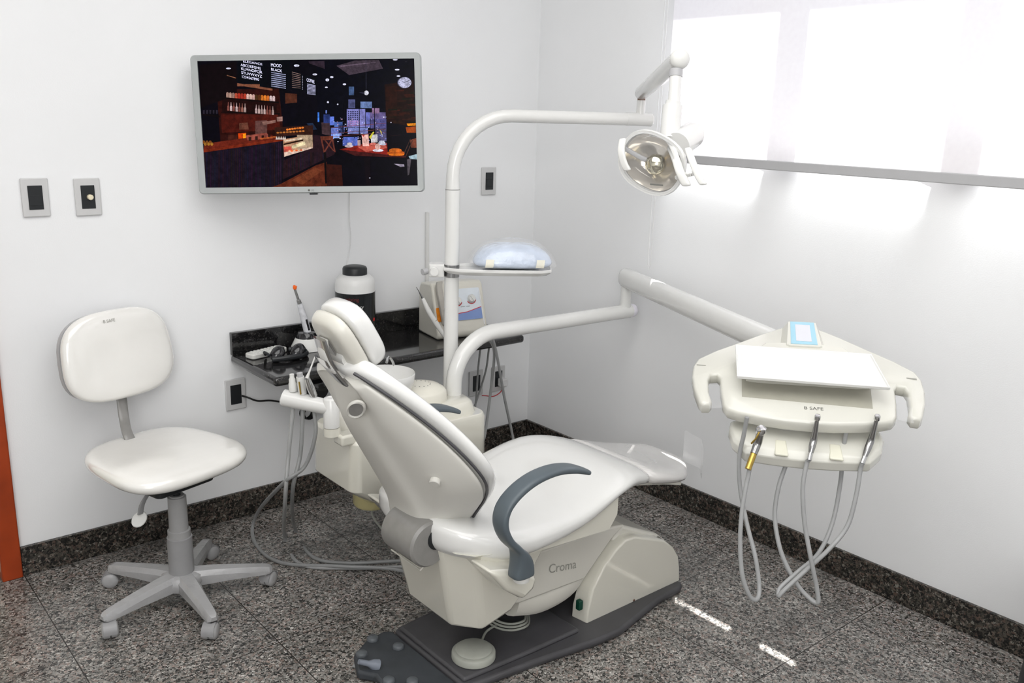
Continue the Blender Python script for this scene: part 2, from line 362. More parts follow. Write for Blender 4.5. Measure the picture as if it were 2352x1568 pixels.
MB().prism(rrect(TW-.004, TH-.004, .012), -.03, -.012, ft).build('back_cover', M['white'], tvo, bevel=.003)
MB().prism(rrect(.30, .24, .02), -.06, -.03, ft).build('rear_housing', M['whitem'], tvo, bevel=.006)
br = MB().tube([ft(0, 0, -.06), ft(0, 0, -.10), (-1.3, -.06, 1.43), (-1.3, -.02, 1.43)], .018, 12)
br.box((-1.36, -.02, 1.35), (-1.24, -.0005, 1.51)); br.build('wall_bracket', M['black'], tvo)
MB().prism(rrect(.026, .006, .002, cx=.006, cy=-TH/2-.002), -.012, -.001, ft).build('sensor_foot', M['black'], tvo)
lg = text('LG', 'maker_logo', ft, .0085, M['ink'], tvo, .004, -TH/2+.0065, .0016)
MB().lathe([(.0035, 0), (.0035, .0006)], ft(-.0075, -TH/2+.0095, .0012), tn_, 20).build('round_emblem', M['ink'], tvo)
# screen with the picture drawn as flat coloured shapes
scr_v, scr_f, scr_c = [], [], []
def homog(src, dst):
    import numpy as np
    A = []
    for (x, y), (u, v) in zip(src, dst):
        A.append([x, y, 1, 0, 0, 0, -u*x, -u*y, -u]); A.append([0, 0, 0, x, y, 1, -v*x, -v*y, -v])
    h = np.linalg.svd(np.array(A, float))[2][-1]; h = h/h[-1]
    return lambda x, y: ((h[0]*x+h[1]*y+h[2])/(h[6]*x+h[7]*y+1), (h[3]*x+h[4]*y+h[5])/(h[6]*x+h[7]*y+1))
hm = homog([(120, 168), (2168, 132), (2190, 1322), (208, 1332)], [(SL, ST), (SR, ST), (SR, SB), (SL, SB)])
lay = [0.]
def sp(pts, c, bright=1.):
    lay[0] += .000004; b = len(scr_v); cl = []
    for x, y in pts:
        u, v = hm(x, y); u = min(max(u, SL), SR); v = min(max(v, SB), ST); scr_v.append(ft(u, v, -.0045+lay[0]))
    scr_f.append(tuple(range(b, b+len(pts)))); scr_c.append(tuple((q**1.25)*1.3*bright for q in c))
def se(x, y, rx, ry, c, n=14): sp([(x+rx*math.cos(2*PI*k/n), y+ry*math.sin(2*PI*k/n)) for k in range(n)], c)
def sr(x0, y0, x1, y1, c): sp([(x0, y0), (x1, y0), (x1, y1), (x0, y1)], c)
R = random.Random(3)
sp([(0, 0), (2352, 0), (2352, 1500), (0, 1500)], (.006, .004, .012))
sp([(1240, 130), (2200, 130), (2200, 800), (1240, 800)], (.004, .004, .014))
# wooden shelf wall
sp([(300, 430), (880, 420), (930, 900), (340, 940)], (.055, .011, .008)); sp([(340, 660), (870, 660), (900, 800), (350, 830)], (.12, .02, .012))
sp([(350, 500), (860, 560), (860, 640), (350, 640)], (.03, .007, .006)); sp([(140, 200), (480, 170), (490, 480), (150, 600)], (.012, .005, .008))
sp([(1880, 380), (2160, 330), (2170, 780), (1900, 730)], (.030, .010, .008)); sp([(1890, 400), (2000, 390), (2000, 700), (1890, 700)], (.045, .014, .009))
for k in range(26):
    x, y = R.uniform(1900, 2150), R.uniform(420, 730); sp([(x, y), (x+90, y-4), (x+90, y+10), (x, y+14)], (.07*R.random()+.01, .018, .01))
# menu boards
for q in ([(490, 160), (765, 160), (780, 410), (488, 365)], [(780, 150), (985, 150), (985, 430), (790, 410)], [(990, 240), (1110, 290), (1112, 445), (1000, 425)], [(1120, 290), (1240, 320), (1240, 490), (1125, 460)]): sp(q, (.004, .006, .012))
for x0, y0, x1, y1 in ((490, 370, 820, 440), (490, 380, 700, 400)): sp([(x0, y0), (x1, y1-20), (x1, y1), (x0, y0+20)], (.30, .13, .08))
for k in range(20): # fine text rows
    t = k % 8; y = 265+t*18 if k < 8 else 0
    if k < 8: sp([(808, y+0), (945, y+22), (945, y+30), (808, y+9)], (.42, .44, .62))
for k in range(9): sp([(1004, 262+k*18), (1085, 285+k*16), (1085, 289+k*16), (1004, 267+k*18)], (.38, .26, .24))
for k in range(8): sp([(1145, 372+k*13), (1225, 388+k*12), (1225, 395+k*12), (1145, 379+k*13)], (.5, .5, .68))
for k in range(9): sp([(1098, 300+k*15), (1106, 300+k*15), (1106, 308+k*15), (1098, 308+k*15)], (.4, .4, .5))
# shelves, jars and bottles
for (x0, y0, x1, y1) in ((340, 505, 880, 550), (340, 635, 890, 655), (140, 655, 330, 680)): sp([(x0, y0), (x1, y1-8), (x1, y1+8), (x0, y0+10)], (.014, .006, .006))
cols = [(.45, .30, .25), (.5, .34, .28), (.42, .28, .24), (.5, .12, .07), (.42, .05, .03), (.45, .06, .04), (.55, .09, .05), (.8, .55, .5), (.8, .58, .5), (.75, .5, .45), (.12, .06, .02), (.16, .06, .02), (.75, .26, .05), (.85, .30, .05), (.7, .22, .05), (.75, .6, .6), (.7, .55, .55)]
for k, c in enumerate(cols):
    x = 388+k*27; y = 455+k*2.1; sp([(x, y+8), (x+6, y), (x+17, y), (x+24, y+8), (x+24, y+50), (x, y+48)], c)
for k in range(17):
    x = 400+k*26; y = 545+k*2.4
    if k in (7, 8, 9): continue
    c = R.choice([(.55, .42, .40), (.42, .2, .16), (.65, .5, .5), (.5, .30, .08), (.3, .12, .1)])
    sp([(x+6, y), (x+10, y), (x+12, y+32), (x+18, y+42), (x+18, y+82), (x-2, y+80), (x-2, y+42), (x+4, y+32)], c)
for k in range(5): sp([(175+k*30, 620), (190+k*30, 620), (190+k*30, 655), (175+k*30, 655)], (.05, .04, .06))
# things on the counter
sp([(510, 740), (590, 735), (600, 800), (510, 800)], (.22, .09, .06)); sp([(660, 720), (770, 715), (770, 850), (660, 850)], (.20, .10, .09)); sp([(720, 730), (850, 712), (850, 735), (730, 760)], (.35, .2, .17))
sp([(500, 835), (575, 830), (575, 885), (505, 888)], (.7, .10, .01)); sp([(545, 840), (573, 838), (573, 880), (547, 883)], (1., .42, .02)); sp([(405, 850), (495, 845), (495, 890), (410, 895)], (.10, .03, .02))
sp([(860, 685), (915, 680), (915, 722), (862, 725)], (.4, .25, .22)); sp([(1280, 735), (1360, 730), (1365, 860), (1285, 840)], (.10, .06, .07)); sp([(940, 460), (1050, 470), (1050, 550), (940, 560)], (.14, .05, .03))
sp([(1140, 740), (1200, 740), (1240, 800), (1180, 805)], (.03, .05, .10)); sp([(1172, 760), (1196, 770), (1200, 800), (1180, 805)], (.4, .5, .75))
# long counter
sp([(180, 985), (900, 880), (920, 905), (180, 1010)], (.26, .045, .018)); sp([(190, 930), (800, 845), (880, 885), (180, 985)], (.20, .035, .018)); sp([(570, 855), (760, 830), (830, 880), (590, 900)], (.38, .12, .09))
sp([(180, 1010), (920, 905), (935, 1080), (900, 1332), (200, 1335)], (.022, .014, .030)); sp([(1200, 850), (1400, 870), (1405, 1030), (920, 1260), (925, 1085), (1200, 965)], (.042, .018, .028))
for k in range(60):
    x = 190+k*19; yt = 1010-(x-180)*.142 if x < 920 else max(1000, 1085-(x-925)*.44); yb = 1330 if x < 880 else 1250-(x-920)*.47
    if yb > yt: sp([(x, yt+8), (x+7, yt+8), (x+7, yb), (x, yb)], (.035*R.random()+.012, .012+.012*R.random(), .035*R.random()+.016))
# lit display case
sp([(840, 780), (1200, 760), (1200, 850), (850, 860)], (.07, .025, .016)); sp([(920, 890), (1195, 850), (1200, 965), (930, 1050)], (.62, .38, .25)); sp([(1050, 850), (1195, 850), (1198, 960), (1060, 985)], (.55, .42, .30))
sp([(925, 930), (1110, 890), (1110, 905), (925, 945)], (.05, .02, .01)); sp([(925, 960), (990, 955), (1010, 1000), (930, 1045)], (.7, .16, .12)); sp([(930, 1010), (1195, 960), (1200, 972), (930, 1052)], (.8, .62, .52))
for k in range(9): se(1015+k*13, 960-k*4, 11, 17, (.85, .75, .5)); se(870+k*30, 830-k*2, 13, 8, (.55, .22, .06))
for k in range(6): se(980+k*22, 1000-k*2, 12, 8, (.85, .2, .06) if k % 2 else (.9, .6, .4)); sp([(850+k*16, 892), (858+k*16, 860), (868+k*16, 892)], (.8, .7, .65))
for k in range(7): se(960+k*24, 800-k*3, 12, 9, (.9, .3, .06))
sp([(930, 900), (1100, 875), (1095, 890), (935, 915)], (.85, .7, .55))
# floor
sp([(900, 1300), (1230, 1130), (1330, 1100), (1330, 1330), (820, 1332)], (.17, .045, .022)); sp([(1000, 1270), (1220, 1150), (1290, 1180), (1100, 1310)], (.24, .075, .035)); sp([(1330, 1120), (1470, 1130), (1480, 1320), (1330, 1330)], (.07, .018, .012))
# chair
for a, b in (((1270, 870), (1300, 1020)), ((1370, 860), (1400, 1010)), ((1290, 880), (1390, 1000)), ((1380, 880), (1300, 1010))): sp([(a[0], a[1]), (a[0]+14, a[1]), (b[0]+14, b[1]), (b[0], b[1])], (.22, .07, .05))
sp([(1270, 865), (1385, 860), (1385, 895), (1275, 900)], (.25, .08, .05)); sp([(1300, 1010), (1325, 1010), (1330, 1300), (1315, 1300)], (.01, .006, .008))
# night city through the glass
for x0, y0, x1, y1, c in ((1520, 610, 1695, 780, (.30, .30, .62)), (1700, 640, 1740, 780, (.22, .24, .6)), (1740, 640, 1890, 700, (.20, .16, .34)), (1745, 700, 1895, 790, (.14, .13, .32)), (1760, 600, 1830, 650, (.34, .22, .36)), (1650, 540, 1760, 600, (.20, .28, .50)), (1540, 400, 1590, 480, (.10, .16, .30)), (1535, 520, 1600, 600, (.13, .14, .28)), (1245, 640, 1260, 730, (.10, .30, .85)), (1320, 620, 1332, 650, (.3, .4, .9)), (1300, 660, 1360, 740, (.05, .08, .26)), (1360, 680, 1400, 760, (.20, .30, .85)), (1400, 730, 1480, 780, (.12, .2, .5)), (1370, 785, 1470, 860, (.22, .28, .66)), (1530, 785, 1720, 840, (.26, .30, .60)), (1440, 760, 1500, 830, (.07, .09, .22)), (1390, 840, 1450, 880, (.35, .5, .9)), (1480, 870, 1620, 950, (.16, .22, .62)), (1790, 790, 1895, 910, (.14, .13, .25))): sr(x0, y0, x1, y1, c)
for i in range(7):
    for j in range(8): sr(1532+i*17, 628+j*18, 1541+i*17, 639+j*18, (.03, .03, .10) if j < 5 else (.62, .35, .7))
for k in range(120):
    x, y = R.uniform(1370, 1890), R.uniform(680, 940); w = R.uniform(4, 16); sr(x, y, x+w, y+R.uniform(3, 9), R.choice([(.5, .55, .95), (.3, .4, .9), (.8, .8, 1.), (.6, .4, .55), (.02, .03, .08)]))
for y in (690, 745, 775): sp([(1370, y+90), (1890, y+50), (1890, y+54), (1370, y+94)], (.25, .08, .07))
for x in (1480, 1635, 1780): sr(x, 560, x+7, 900, (.004, .004, .012))
# table scene
sp([(1450, 985), (1700, 930), (1900, 930), (1910, 1050), (1600, 1040)], (.34, .035, .025)); sp([(1620, 960), (1880, 920), (1900, 975), (1700, 1010)], (.62, .16, .12)); sp([(1450, 985), (1900, 1035), (2080, 1050), (2080, 1062), (1600, 1045)], (.10, .02, .02))
sp([(1660, 850), (1725, 845), (1730, 955), (1670, 955)], (.85, .55, .5)); sp([(1745, 850), (1810, 845), (1812, 920), (1750, 922)], (.75, .72, .75)); sp([(1730, 870), (1770, 820), (1780, 825), (1745, 890)], (.75, .68, .1))
sp([(1660, 850), (1680, 870), (1690, 850)], (.5, .06, .06)); sp([(1620, 900), (1650, 898), (1650, 950), (1622, 950)], (.55, .4, .4)); sp([(1830, 800), (1850, 820), (1850, 850)], (.8, .7, .2))
se(1540, 955, 42, 12, (.75, .65, .72)); se(1545, 935, 26, 14, (.8, .72, .75)); se(1815, 995, 52, 13, (.8, .8, .9)); se(1812, 960, 26, 30, (.85, .55, .5)); se(1850, 925, 32, 22, (.8, .82, .95)); se(1770, 935, 30, 12, (.9, .3, .25)); se(1868, 940, 26, 8, (.7, .7, .85))
se(1985, 1020, 85, 24, (.62, .16, .02)); se(1980, 995, 62, 20, (.75, .22, .03)); se(1990, 1035, 75, 12, (.85, .26, .03))
sp([(2090, 745), (2175, 740), (2175, 765), (2100, 768)], (.95, .38, .02)); sp([(2080, 780), (2175, 770), (2178, 830), (2090, 830)], (.45, .11, .02)); sp([(2120, 900), (2180, 880), (2182, 970), (2130, 970)], (.30, .10, .06))
sp([(2105, 1050), (2185, 1030), (2188, 1080), (2120, 1075)], (.5, .65, .72)); sp([(1965, 1120), (2060, 1125), (2065, 1145), (2030, 1150)], (.5, .45, .55)); sp([(2090, 1080), (2130, 1070), (2110, 1220), (2095, 1230)], (.15, .13, .15))
for a, b in (((2060, 1020), (2120, 890)), ((2075, 1050), (2140, 900)), ((1930, 860), (2030, 850)), ((1940, 940), (2040, 935))): sp([a, (a[0]+8, a[1]), (b[0]+8, b[1]), b], (.12, .06, .05))
sp([(1680, 1060), (1740, 1060), (1745, 1320), (1700, 1320)], (.012, .006, .012)); sr(1360, 1070, 1560, 1110, (.008, .005, .012))
# ceiling unit, lamps and clock
sp([(1425, 205), (1600, 155), (1830, 150), (1868, 230), (1700, 262), (1545, 292)], (.10, .075, .10)); sp([(1450, 205), (1800, 165), (1800, 172), (1470, 215)], (.2, .15, .2)); sp([(1160, 165), (1310, 160), (1315, 235), (1170, 185)], (.06, .04, .06))
for x, y, a, b in ((1048, 205, 26, 11), (1220, 287, 22, 9), (1338, 338, 17, 14), (1380, 311, 16, 9), (1500, 378, 16, 9), (1328, 407, 14, 6), (1985, 145, 24, 8), (2003, 239, 22, 7), (2015, 299, 18, 7), (410, 235, 24, 8), (1343, 546, 10, 10), (1435, 566, 8, 7), (1735, 1250, 6, 4), (1940, 735, 5, 5)): se(x, y, a, b, (.85, .85, 1.))
sr(1703, 150, 1707, 440, (.08, .08, .12)); se(1708, 458, 22, 22, (.9, .9, 1.)); sp([(1640, 455), (1690, 450), (1690, 470)], (.06, .06, .1))
sp([(395, 295), (480, 320), (480, 328), (395, 302)], (.4, .2, .12)); sp([(2080, 160), (2100, 160), (2100, 168), (2080, 168)], (.03, .03, .04))
for k in range(6): se(185+k*15, 915+(k % 2)*18, 13, 15, (.5, .26, .05) if k % 2 else (.3, .12, .03))
for k in range(4): sr(600+k*60, 870-k*8, 625+k*60, 905-k*8, (.06, .02, .015))
for k in range(5): se(720+k*30, 885-k*4, 18, 8, (.55, .16, .05))
se(2072, 360, 70, 55, (.10, .10, .16)); se(2075, 360, 63, 50, (.62, .62, .8), 28)
for k in range(12):
    a = 2*PI*k/12; se(2075+52*math.cos(a), 360+41*math.sin(a), 3, 4, (.02, .02, .05), 6)
sp([(2072, 362), (2074, 356), (2118, 338), (2117, 343)], (.02, .02, .05)); sp([(2072, 362), (2078, 358), (2048, 348), (2047, 352)], (.02, .02, .05))
me = bpy.data.meshes.new('screen'); me.from_pydata([tuple(v) for v in scr_v], [], scr_f)
ca = me.color_attributes.new('tint', 'FLOAT_COLOR', 'CORNER')
for p, c in zip(me.polygons, scr_c):
    for li in p.loop_indices: ca.data[li].color = (*c, 1)
me.materials.append(M['screen'])
so = bpy.data.objects.new('screen', me); col.objects.link(so); so.parent = tvo; so.matrix_parent_inverse = Matrix.Translation(-tvo.location)
memo = mat('menu_text', (.6, .6, .8), .5, emit=(.62, .62, .85), estr=.75, noise=.02)
def stext(body, x, y, hpx, wpx, slant):
    """a line of menu lettering whose baseline starts at picture point (x, y)"""
    u0, v0 = hm(x, y); u1, v1 = hm(x+wpx, y+slant); n = len(body)
    ang = math.atan2(v1-v0, u1-u0); L_ = math.hypot(u1-u0, v1-v0); h = abs(hm(x, y-hpx)[1]-v0)
    ft2 = frame(ft(u0, v0, -.004+lay[0]+.0002), tr_*math.cos(ang)+tu_*math.sin(ang), tu_, tn_)
    text(body, 'menu_lettering', ft2, h*1.4, memo, so, align='LEFT', h=.0001, sx=L_/(h*1.4*.62*n))
stext('ELEGANCE', 545, 176, 22, 185, 30); stext('ABCDEFGHIJ', 525, 211, 25, 205, 38); stext('KLMNOPQR', 528, 247, 25, 180, 32); stext('STUVWXYZ', 530, 284, 25, 180, 34); stext('1234567890', 532, 320, 25, 205, 38)
stext('MOOD', 806, 214, 30, 80, 8); stext('BLACK', 808, 252, 26, 105, 18); stext('COFFEE', 1143, 352, 32, 80, 22)

# ================================================================ COUNTER
cn = empty('granite_counter', (-.89, -.18, .6), 'narrow black granite counter with low backsplash, fixed to the left wall', 'counter')
cm = MB().box((-1.43, -.362, .598), (-.345, -.0005, .63)).build('counter_top', M['counter'], cn, bevel=.012, bseg=4)
box('backsplash', (-1.428, -.020, .63), (-.47, -.0005, .7125), M['counter'], cn, bevel=.0015)

# curing light on its charger
cl = empty('curing_light_charger', (-1.165, -.078, .6302), 'round white and black charging base on the black counter', 'charger')
MB().lathe([(.054, 0), (.060, .001), (.058, .012), (.050, .028), (.043, .042), (.040, .046)], cl.location, seg=40).build('base', M['whitem'], cl, angle=60)
MB().lathe([(.0415, .045), (.038, .056), (.034, .064), (.022, .066)], cl.location, seg=40).build('cradle', M['gblack'], cl, angle=50)
cu = empty('curing_light', (-1.165, -.078, .695), 'slim white curing light with orange tip standing in its charger', 'dental tool')
a, b_ = Vector((-1.1606, -0.0802, 0.6845)), Vector((-1.1731, -0.0739, 0.7474)); c_ = Vector((-1.1876, -0.0717, 0.8026)); d_ = Vector((-1.2044, -0.0709, 0.8574))
MB().tube([a, b_, c_], [.0140, .0135, .0095], 16, smooth=4).build('body', mat('pale_handle', (.62, .63, .66), .2, coat=.6, noise=.15, nscale=60), cu)
MB().tube([a.lerp(b_, .3)+Vector((.002, -.0115, 0)), a.lerp(b_, .95)+Vector((.002, -.0115, 0))], .0045, 8).build('grip_panel', M['gblack'], cu)
MB().tube([c_, c_.lerp(d_, .25), c_.lerp(d_, .3), d_], [.0085, .0075, .005, .0045], 12).build('light_guide', M['steel'], cu)
MB().tube([d_, d_+Vector((.001, 0, .009)), d_+Vector((-.004, -.002, .013))], [.006, .008, .004], 12).build('tip', M['orange'], cu)
# remote and dark goggles
rmz = frame((-1.325, -.075, .631), Vector((.97, .24, 0)), Vector((-.24, .97, 0)), (0, 0, 1))
rm = empty('remote_control', (-1.325, -.075, .631), 'pale remote control lying at the left end of the black counter', 'remote')
MB().prism(rrect(.155, .05, .012), 0, .018, rmz).build('body', mat('remote_grey', (.60, .60, .57), .4, noise=.04), rm, bevel=.004)
for i in range(8):
    for j in range(3): MB().prism(rrect(.010, .008, .002, cx=-.055+i*.0155, cy=-.014+j*.014), .018, .0205, rmz).build('button', M['whitem'], rm)
gg = empty('dark_goggles', (-1.29, -.17, .631), 'black glossy protective goggles resting on the counter in front of the remote', 'goggles')
for s in (-1, 1):
    MB().lathe([(.004, -.006), (.030, -.003), (.032, .006), (.024, .014), (.006, .018)], (-1.29+s*.036, -.172-s*.004, .655), (-.3, -.8, .5), 20, sy=.72).build('lens', M['gblack'], gg, angle=70)
    MB().tube([(-1.29+s*.068, -.176, .655), (-1.29+s*.072, -.14, .66), (-1.29+s*.05, -.10, .638)], .005, 8, smooth=5).build('side_arm', M['black'], gg)
MB().tube([(-1.355, -.185, .642), (-1.29, -.20, .644), (-1.225, -.18, .642), (-1.21, -.13, .642), (-1.25, -.10, .645)], .010, 10, smooth=5).build('strap', M['black'], gg)
# jug
jg = empty('plastic_jug', (-.985, -.122, .6302), 'white plastic jug with black screw cap and black label behind the headrest', 'jug')
c0 = jg.location
MB().lathe([(.066, 0), (.073, .004), (.074, .02), (.074, .235), (.070, .255), (.056, .268), (.042, .272)], c0, seg=40).build('body', M['jug'], jg, angle=50)
MB().lathe([(.0742, .03), (.0747, .03), (.0747, .208), (.0742, .208)], c0, seg=40, cap=False).build('label_wrap', M['label'], jg)
cap = MB().lathe([(.043, .268), (.0455, .270), (.0455, .292), (.042, .299), (.030, .303), (.001, .3035)], c0, seg=40).build('cap', M['black'], jg, angle=50)
jl = Vector(c0)
fj = lambda u, v, h=0: jl+Vector((math.sin(u/.0747)*(.0749+h), -math.cos(u/.0747)*(.0749+h), v))
text('Legacy', 'lettering', fj, .016, M['inkw'], jg, -.030, .155, .0003)
text('mixing', 'lettering', fj, .020, mat('dull_red_ink', (.12, .012, .012), .6, noise=.05), jg, -.052, .182, .0003)
MB().lathe([(.007, 0), (.007, .0008)], fj(.045, .105, -.0002), (math.sin(.045/.0747), -math.cos(.045/.0747), 0), 12).build('red_mark', mat('red_mark', (.5, .02, .02), .5, noise=.05), jg)
# ultrasonic unit
um = empty('dental_scaler_unit', (-.60, -.17, .6302), 'cream tabletop dental machine with dials and blue striped panel, behind the lamp pole', 'dental machine')
fu = frame((-.592, -.17, .6302), Vector((.985, -.17, 0)), Vector((.17, .985, 0)), (0, 0, 1))
prof = [(-.085, 0), (-.095, .02), (-.085, .05), (-.035, .205), (-.02, .215), (.07, .205), (.085, .18), (.09, 0)]
mm = MB(); mm.loft([[fu(u, y, z) for y, z in prof] for u in (-.088, .135)]); mm.build('body', mat('cream_case', (.64, .62, .55), .35, coat=.3, noise=.02), um, bevel=.012)
sl = Vector((0, .05, .155)).normalized(); pf = frame(fu(0, -.0865, .05), fu(1, 0, 0)-fu(0, 0, 0), fu(0, sl.y, sl.z)-fu(0, 0, 0), fu(0, -sl.z, sl.y)-fu(0, 0, 0))
MB().prism(rrect(.14, .125, .006, cx=.045, cy=.083), 0, .0025, pf).build('control_panel', M['panel'], um)
MB().prism([(-.025, .0205), (.115, .0205), (.115, .066), (.05, .050), (-.025, .044)], .0026, .0031, pf).build('blue_stripe', M['blueb'], um)
MB().prism([(-.025, .044), (.05, .050), (.115, .066), (.115, .069), (.05, .053), (-.025, .047)], .0026, .0033, pf).build('red_line', M['red'], um)
for u, v in ((.012, .098), (.075, .103)):
    kn = MB().lathe([(.0165, 0), (.0165, .006), (.013, .012), (.001, .0125)], pf(u, v, .003), pf(0, 0, 1)-pf(0, 0, 0), 24).build('dial', M['whitem'], um, angle=50)
    MB().prism(rrect(.006, .026, .002), .012, .016, frame(pf(u, v, .003), (pf(1, .6, 0)-pf(0, 0, 0)).normalized(), (pf(-.6, 1, 0)-pf(0, 0, 0)).normalized(), pf(0, 0, 1)-pf(0, 0, 0))).build('grip', M['whitem'], kn)
    MB().loft([[pf(u+r*math.cos(q), v+r*math.sin(q), .0034) for q in [PI*(.7+1.0*k/12) for k in range(13)]] for r in (.019, .0215)], cap=False).build('dial_scale', M['red'], um) if False else None
    sc = MB(); qs = [PI*(1.15+.75*k/10) for k in range(11)]
    for k in range(10): sc.add([pf(u+r*math.cos(q), v+r*math.sin(q), .0033) for q in (qs[k], qs[k+1]) for r in (.0185, .022)], [(0, 1, 3, 2)])
    sc.build('dial_scale', M['red'], um)
text('max', 'lettering', pf, .009, M['ink'], um, .012, .133, .003); text('power   water', 'lettering', pf, .007, M['ink'], um, .045, .072, .003)
MB().prism(rrect(.022, .055, .004, cx=-.072, cy=.05), .001, .003, pf).build('warning_sticker', M['yellow'], um)
MB().sweep([pf(-.055, .01, .010), pf(-.065, .08, .022), pf(-.068, .15, .020), pf(-.06, .175, .012)], pf(1, 0, 0)-pf(0, 0, 0), .026, .02, smooth=5).build('handpiece_holder', mat('taupe_holder', (.40, .38, .34), .4, noise=.05), um)
hp = empty('scaler_handpiece', pf(-.118, .08, .04), 'slim white handpiece with thin metal tip leaning in the cream machine holder', 'dental tool')
h0, h1, h2 = Vector((-0.7313, -0.3400, 0.6731)), Vector((-0.7810, -0.3100, 0.7694)), Vector((-0.7950, -0.2900, 0.8173)); h3 = Vector((-0.8093, -0.2850, 0.8461)); h4 = Vector((-0.8177, -0.2800, 0.8610))
MB().tube([h0, h0.lerp(h1, .45), h1, h2], [.006, .010, .010, .007], 14, smooth=4).build('body', M['whitem'], hp)
MB().tube([h2, h3, h4], [.0045, .002, .0012], 10).build('tip', M['steel'], hp)
MB().lathe([(.0102, -.001), (.0102, .001)], h0.lerp(h1, .62), h1-h0, 16).build('ring', M['ink'], hp)
# black box near counter end (foot of scaler) and black cord
sk = MB().lathe([(.040, 0), (.042, .008), (.036, .02)], (-1.15, -.30, .483), (-.2, -1, .25), 28).build('round_black_pan', M['gblack'])
bc = MB().tube([(-1.395, -.0105, .472), (-1.385, -.035, .470), (-1.35, -.04, .452), (-1.30, -.04, .444), (-1.24, -.04, .424), (-1.19, -.04, .405), (-1.17, -.05, .40)], .0035, 8, smooth=6)
for k in range(4): bc.tube([(-1.165+.024*math.cos(q)+.003*k, -.05-.006*k, .375+.024*math.sin(q)) for q in [2*PI*j/20 for j in range(21)]], .003, 6)
tag(bc.build('black_power_cord', M['cableb']), 'black power cord running from the socket under the counter to a small tied coil', 'cord')
col.objects.unlink(sk); bpy.data.objects.remove(sk)
bp_ = empty('round_black_holder', (-1.16, -.27, .56), 'round black disc hanging under the front edge of the counter', 'holder')
pc = Vector((-1.2320, -0.2700, 0.5356))
MB().lathe([(.001, .006), (.036, .005), (.042, 0), (.042, -.012), (.036, -.016)], pc, (-.35, -1, .2), 28).build('disc', M['gblack'], bp_, angle=50)
MB().tube([pc+Vector((0, .01, .0)), pc+Vector((.01, .03, .05)), (pc.x+.012, pc.y+.03, .599)], .005, 8).build('stem', M['black'], bp_)

# ================================================================ HANGING CABLES BY THE CORNER
def hose(name, pts, r, m, label, cat='cable', group=None, parent=None, smooth=10):
    o = MB().tube(pts, r, 10, smooth=smooth).build(name, m, parent)
    if parent is None: tag(o, label, cat, group)
    return o
hose('grey_cable', [(-0.5247, -0.3000, 0.5810), (-0.5180, -0.2800, 0.4904), (-0.5045, -0.2500, 0.3322), (-0.5718, -0.3000, 0.2290), (-0.6730, -0.4000, 0.2088)]+[(-.75, -.55, .05), (-.80, -.60, .01)], .004, M['hose'], 'thin dark grey cable hanging below the counter, leftmost of the four')
hose('grey_cable', [(-0.4804, -0.3000, 0.5799), (-0.4696, -0.2700, 0.4801), (-0.4839, -0.2400, 0.3633), (-0.5689, -0.3000, 0.3028), (-0.6706, -0.4000, 0.3071)]+[(-.72, -.60, .10), (-.76, -.64, .01)], .004, M['hose'], 'thin dark grey cable crossing behind its neighbour, second from the left below the counter')
hose('grey_cable', [(-0.6271, -0.4200, 0.6856), (-0.5961, -0.4400, 0.6652), (-0.5586, -0.4300, 0.6026), (-0.5292, -0.3800, 0.4445), (-0.5529, -0.3800, 0.2674), (-0.6000, -0.4200, 0.1985)]+[(-.62, -.50, .08), (-.66, -.52, .012)], .0055, M['hosel'], 'thicker pale grey cable looping over the counter edge, left of the pair')
hose('grey_cable', [(-0.6161, -0.4400, 0.7069), (-0.5955, -0.4600, 0.6744), (-0.5512, -0.4400, 0.5863), (-0.4774, -0.4000, 0.4042), (-0.4082, -0.3800, 0.2086)]+[(-.41, -.40, .12), (-.43, -.42, .012)], .0055, M['hosel'], 'thicker pale grey cable running from the counter edge towards the corner baseboard, rightmost')
hose('thin_wire', [(-0.6166, -0.4400, 0.7238), (-0.5275, -0.3000, 0.7812), (-0.4748, -0.2200, 0.8113)], .0018, M['cablew'], 'thin pale wire beside the cream dental machine with dials')

# ================================================================ STOOL
st = empty('dentist_stool', (-1.805, -.455, 0), 'white upholstered wheeled stool with grey five-spoke base, near the left wall', 'stool')
sc = Vector(st.location); h_ = Vector((.27, -.963, 0)); w_ = Vector((.963, .27, 0))
fs = frame((-1.80, -.345, .43), w_, h_, (0, 0, 1))
def cushion(fn, hw, hd, th, pw=.55, n=40, dome=.0, pwr=.42):
    rings = []
    prof = [(-1, .0), (-1, .80), (-.72, .95), (-.2, 1.), (.3, 1.), (.65, .97), (.88, .91), (.98, .80), (1.0+dome*.4, .55), (1+dome, .0)]
    for z, s in prof:
        s = max(s, .001)
        rings.append([fn(sq(math.cos(q), pw)*hw*s, sq(math.sin(q), pw)*hd*s, z*th/2) for q in [2*PI*(k+.5)/n for k in range(n)]])
    return MB().loft(rings)
def seatf(u, v, z):
    k = 1+.10*(v/.2)  # front slightly wider
    return fs(u*k, v, z+.006-.010*max(0, v/.21)**2)
seat = cushion(seatf, .208, .212, .058, .62).build('seat', M['stoolvinyl'], st, sub=1, angle=80)
fb_n = (h_*.985+Vector((0, 0, .17))).normalized(); fb_u = w_; fb_v = fb_u.cross(fb_n)*-1
if fb_v.z < 0: fb_v = -fb_v
bcn = Vector((-1.838, -.118, .722)); fbk = frame(bcn, fb_u, fb_v, fb_n)
def backf(u, v, z):
    k = 1+.04*(-v/.13); cur = .9*(u*u)
    return fbk(u*k, v-.10*(u)*0, z-cur*.25)
bk = cushion(backf, .188, .143, .05, .66).build('backrest', M['stoolvinyl'], st, sub=1, angle=80)
MB().prism([(sq(math.cos(q), .66)*.183, sq(math.sin(q), .66)*.138) for q in [2*PI*k/40 for k in range(40)]], -.033, -.02, backf).build('backrest_rim', M['greyp'], bk)
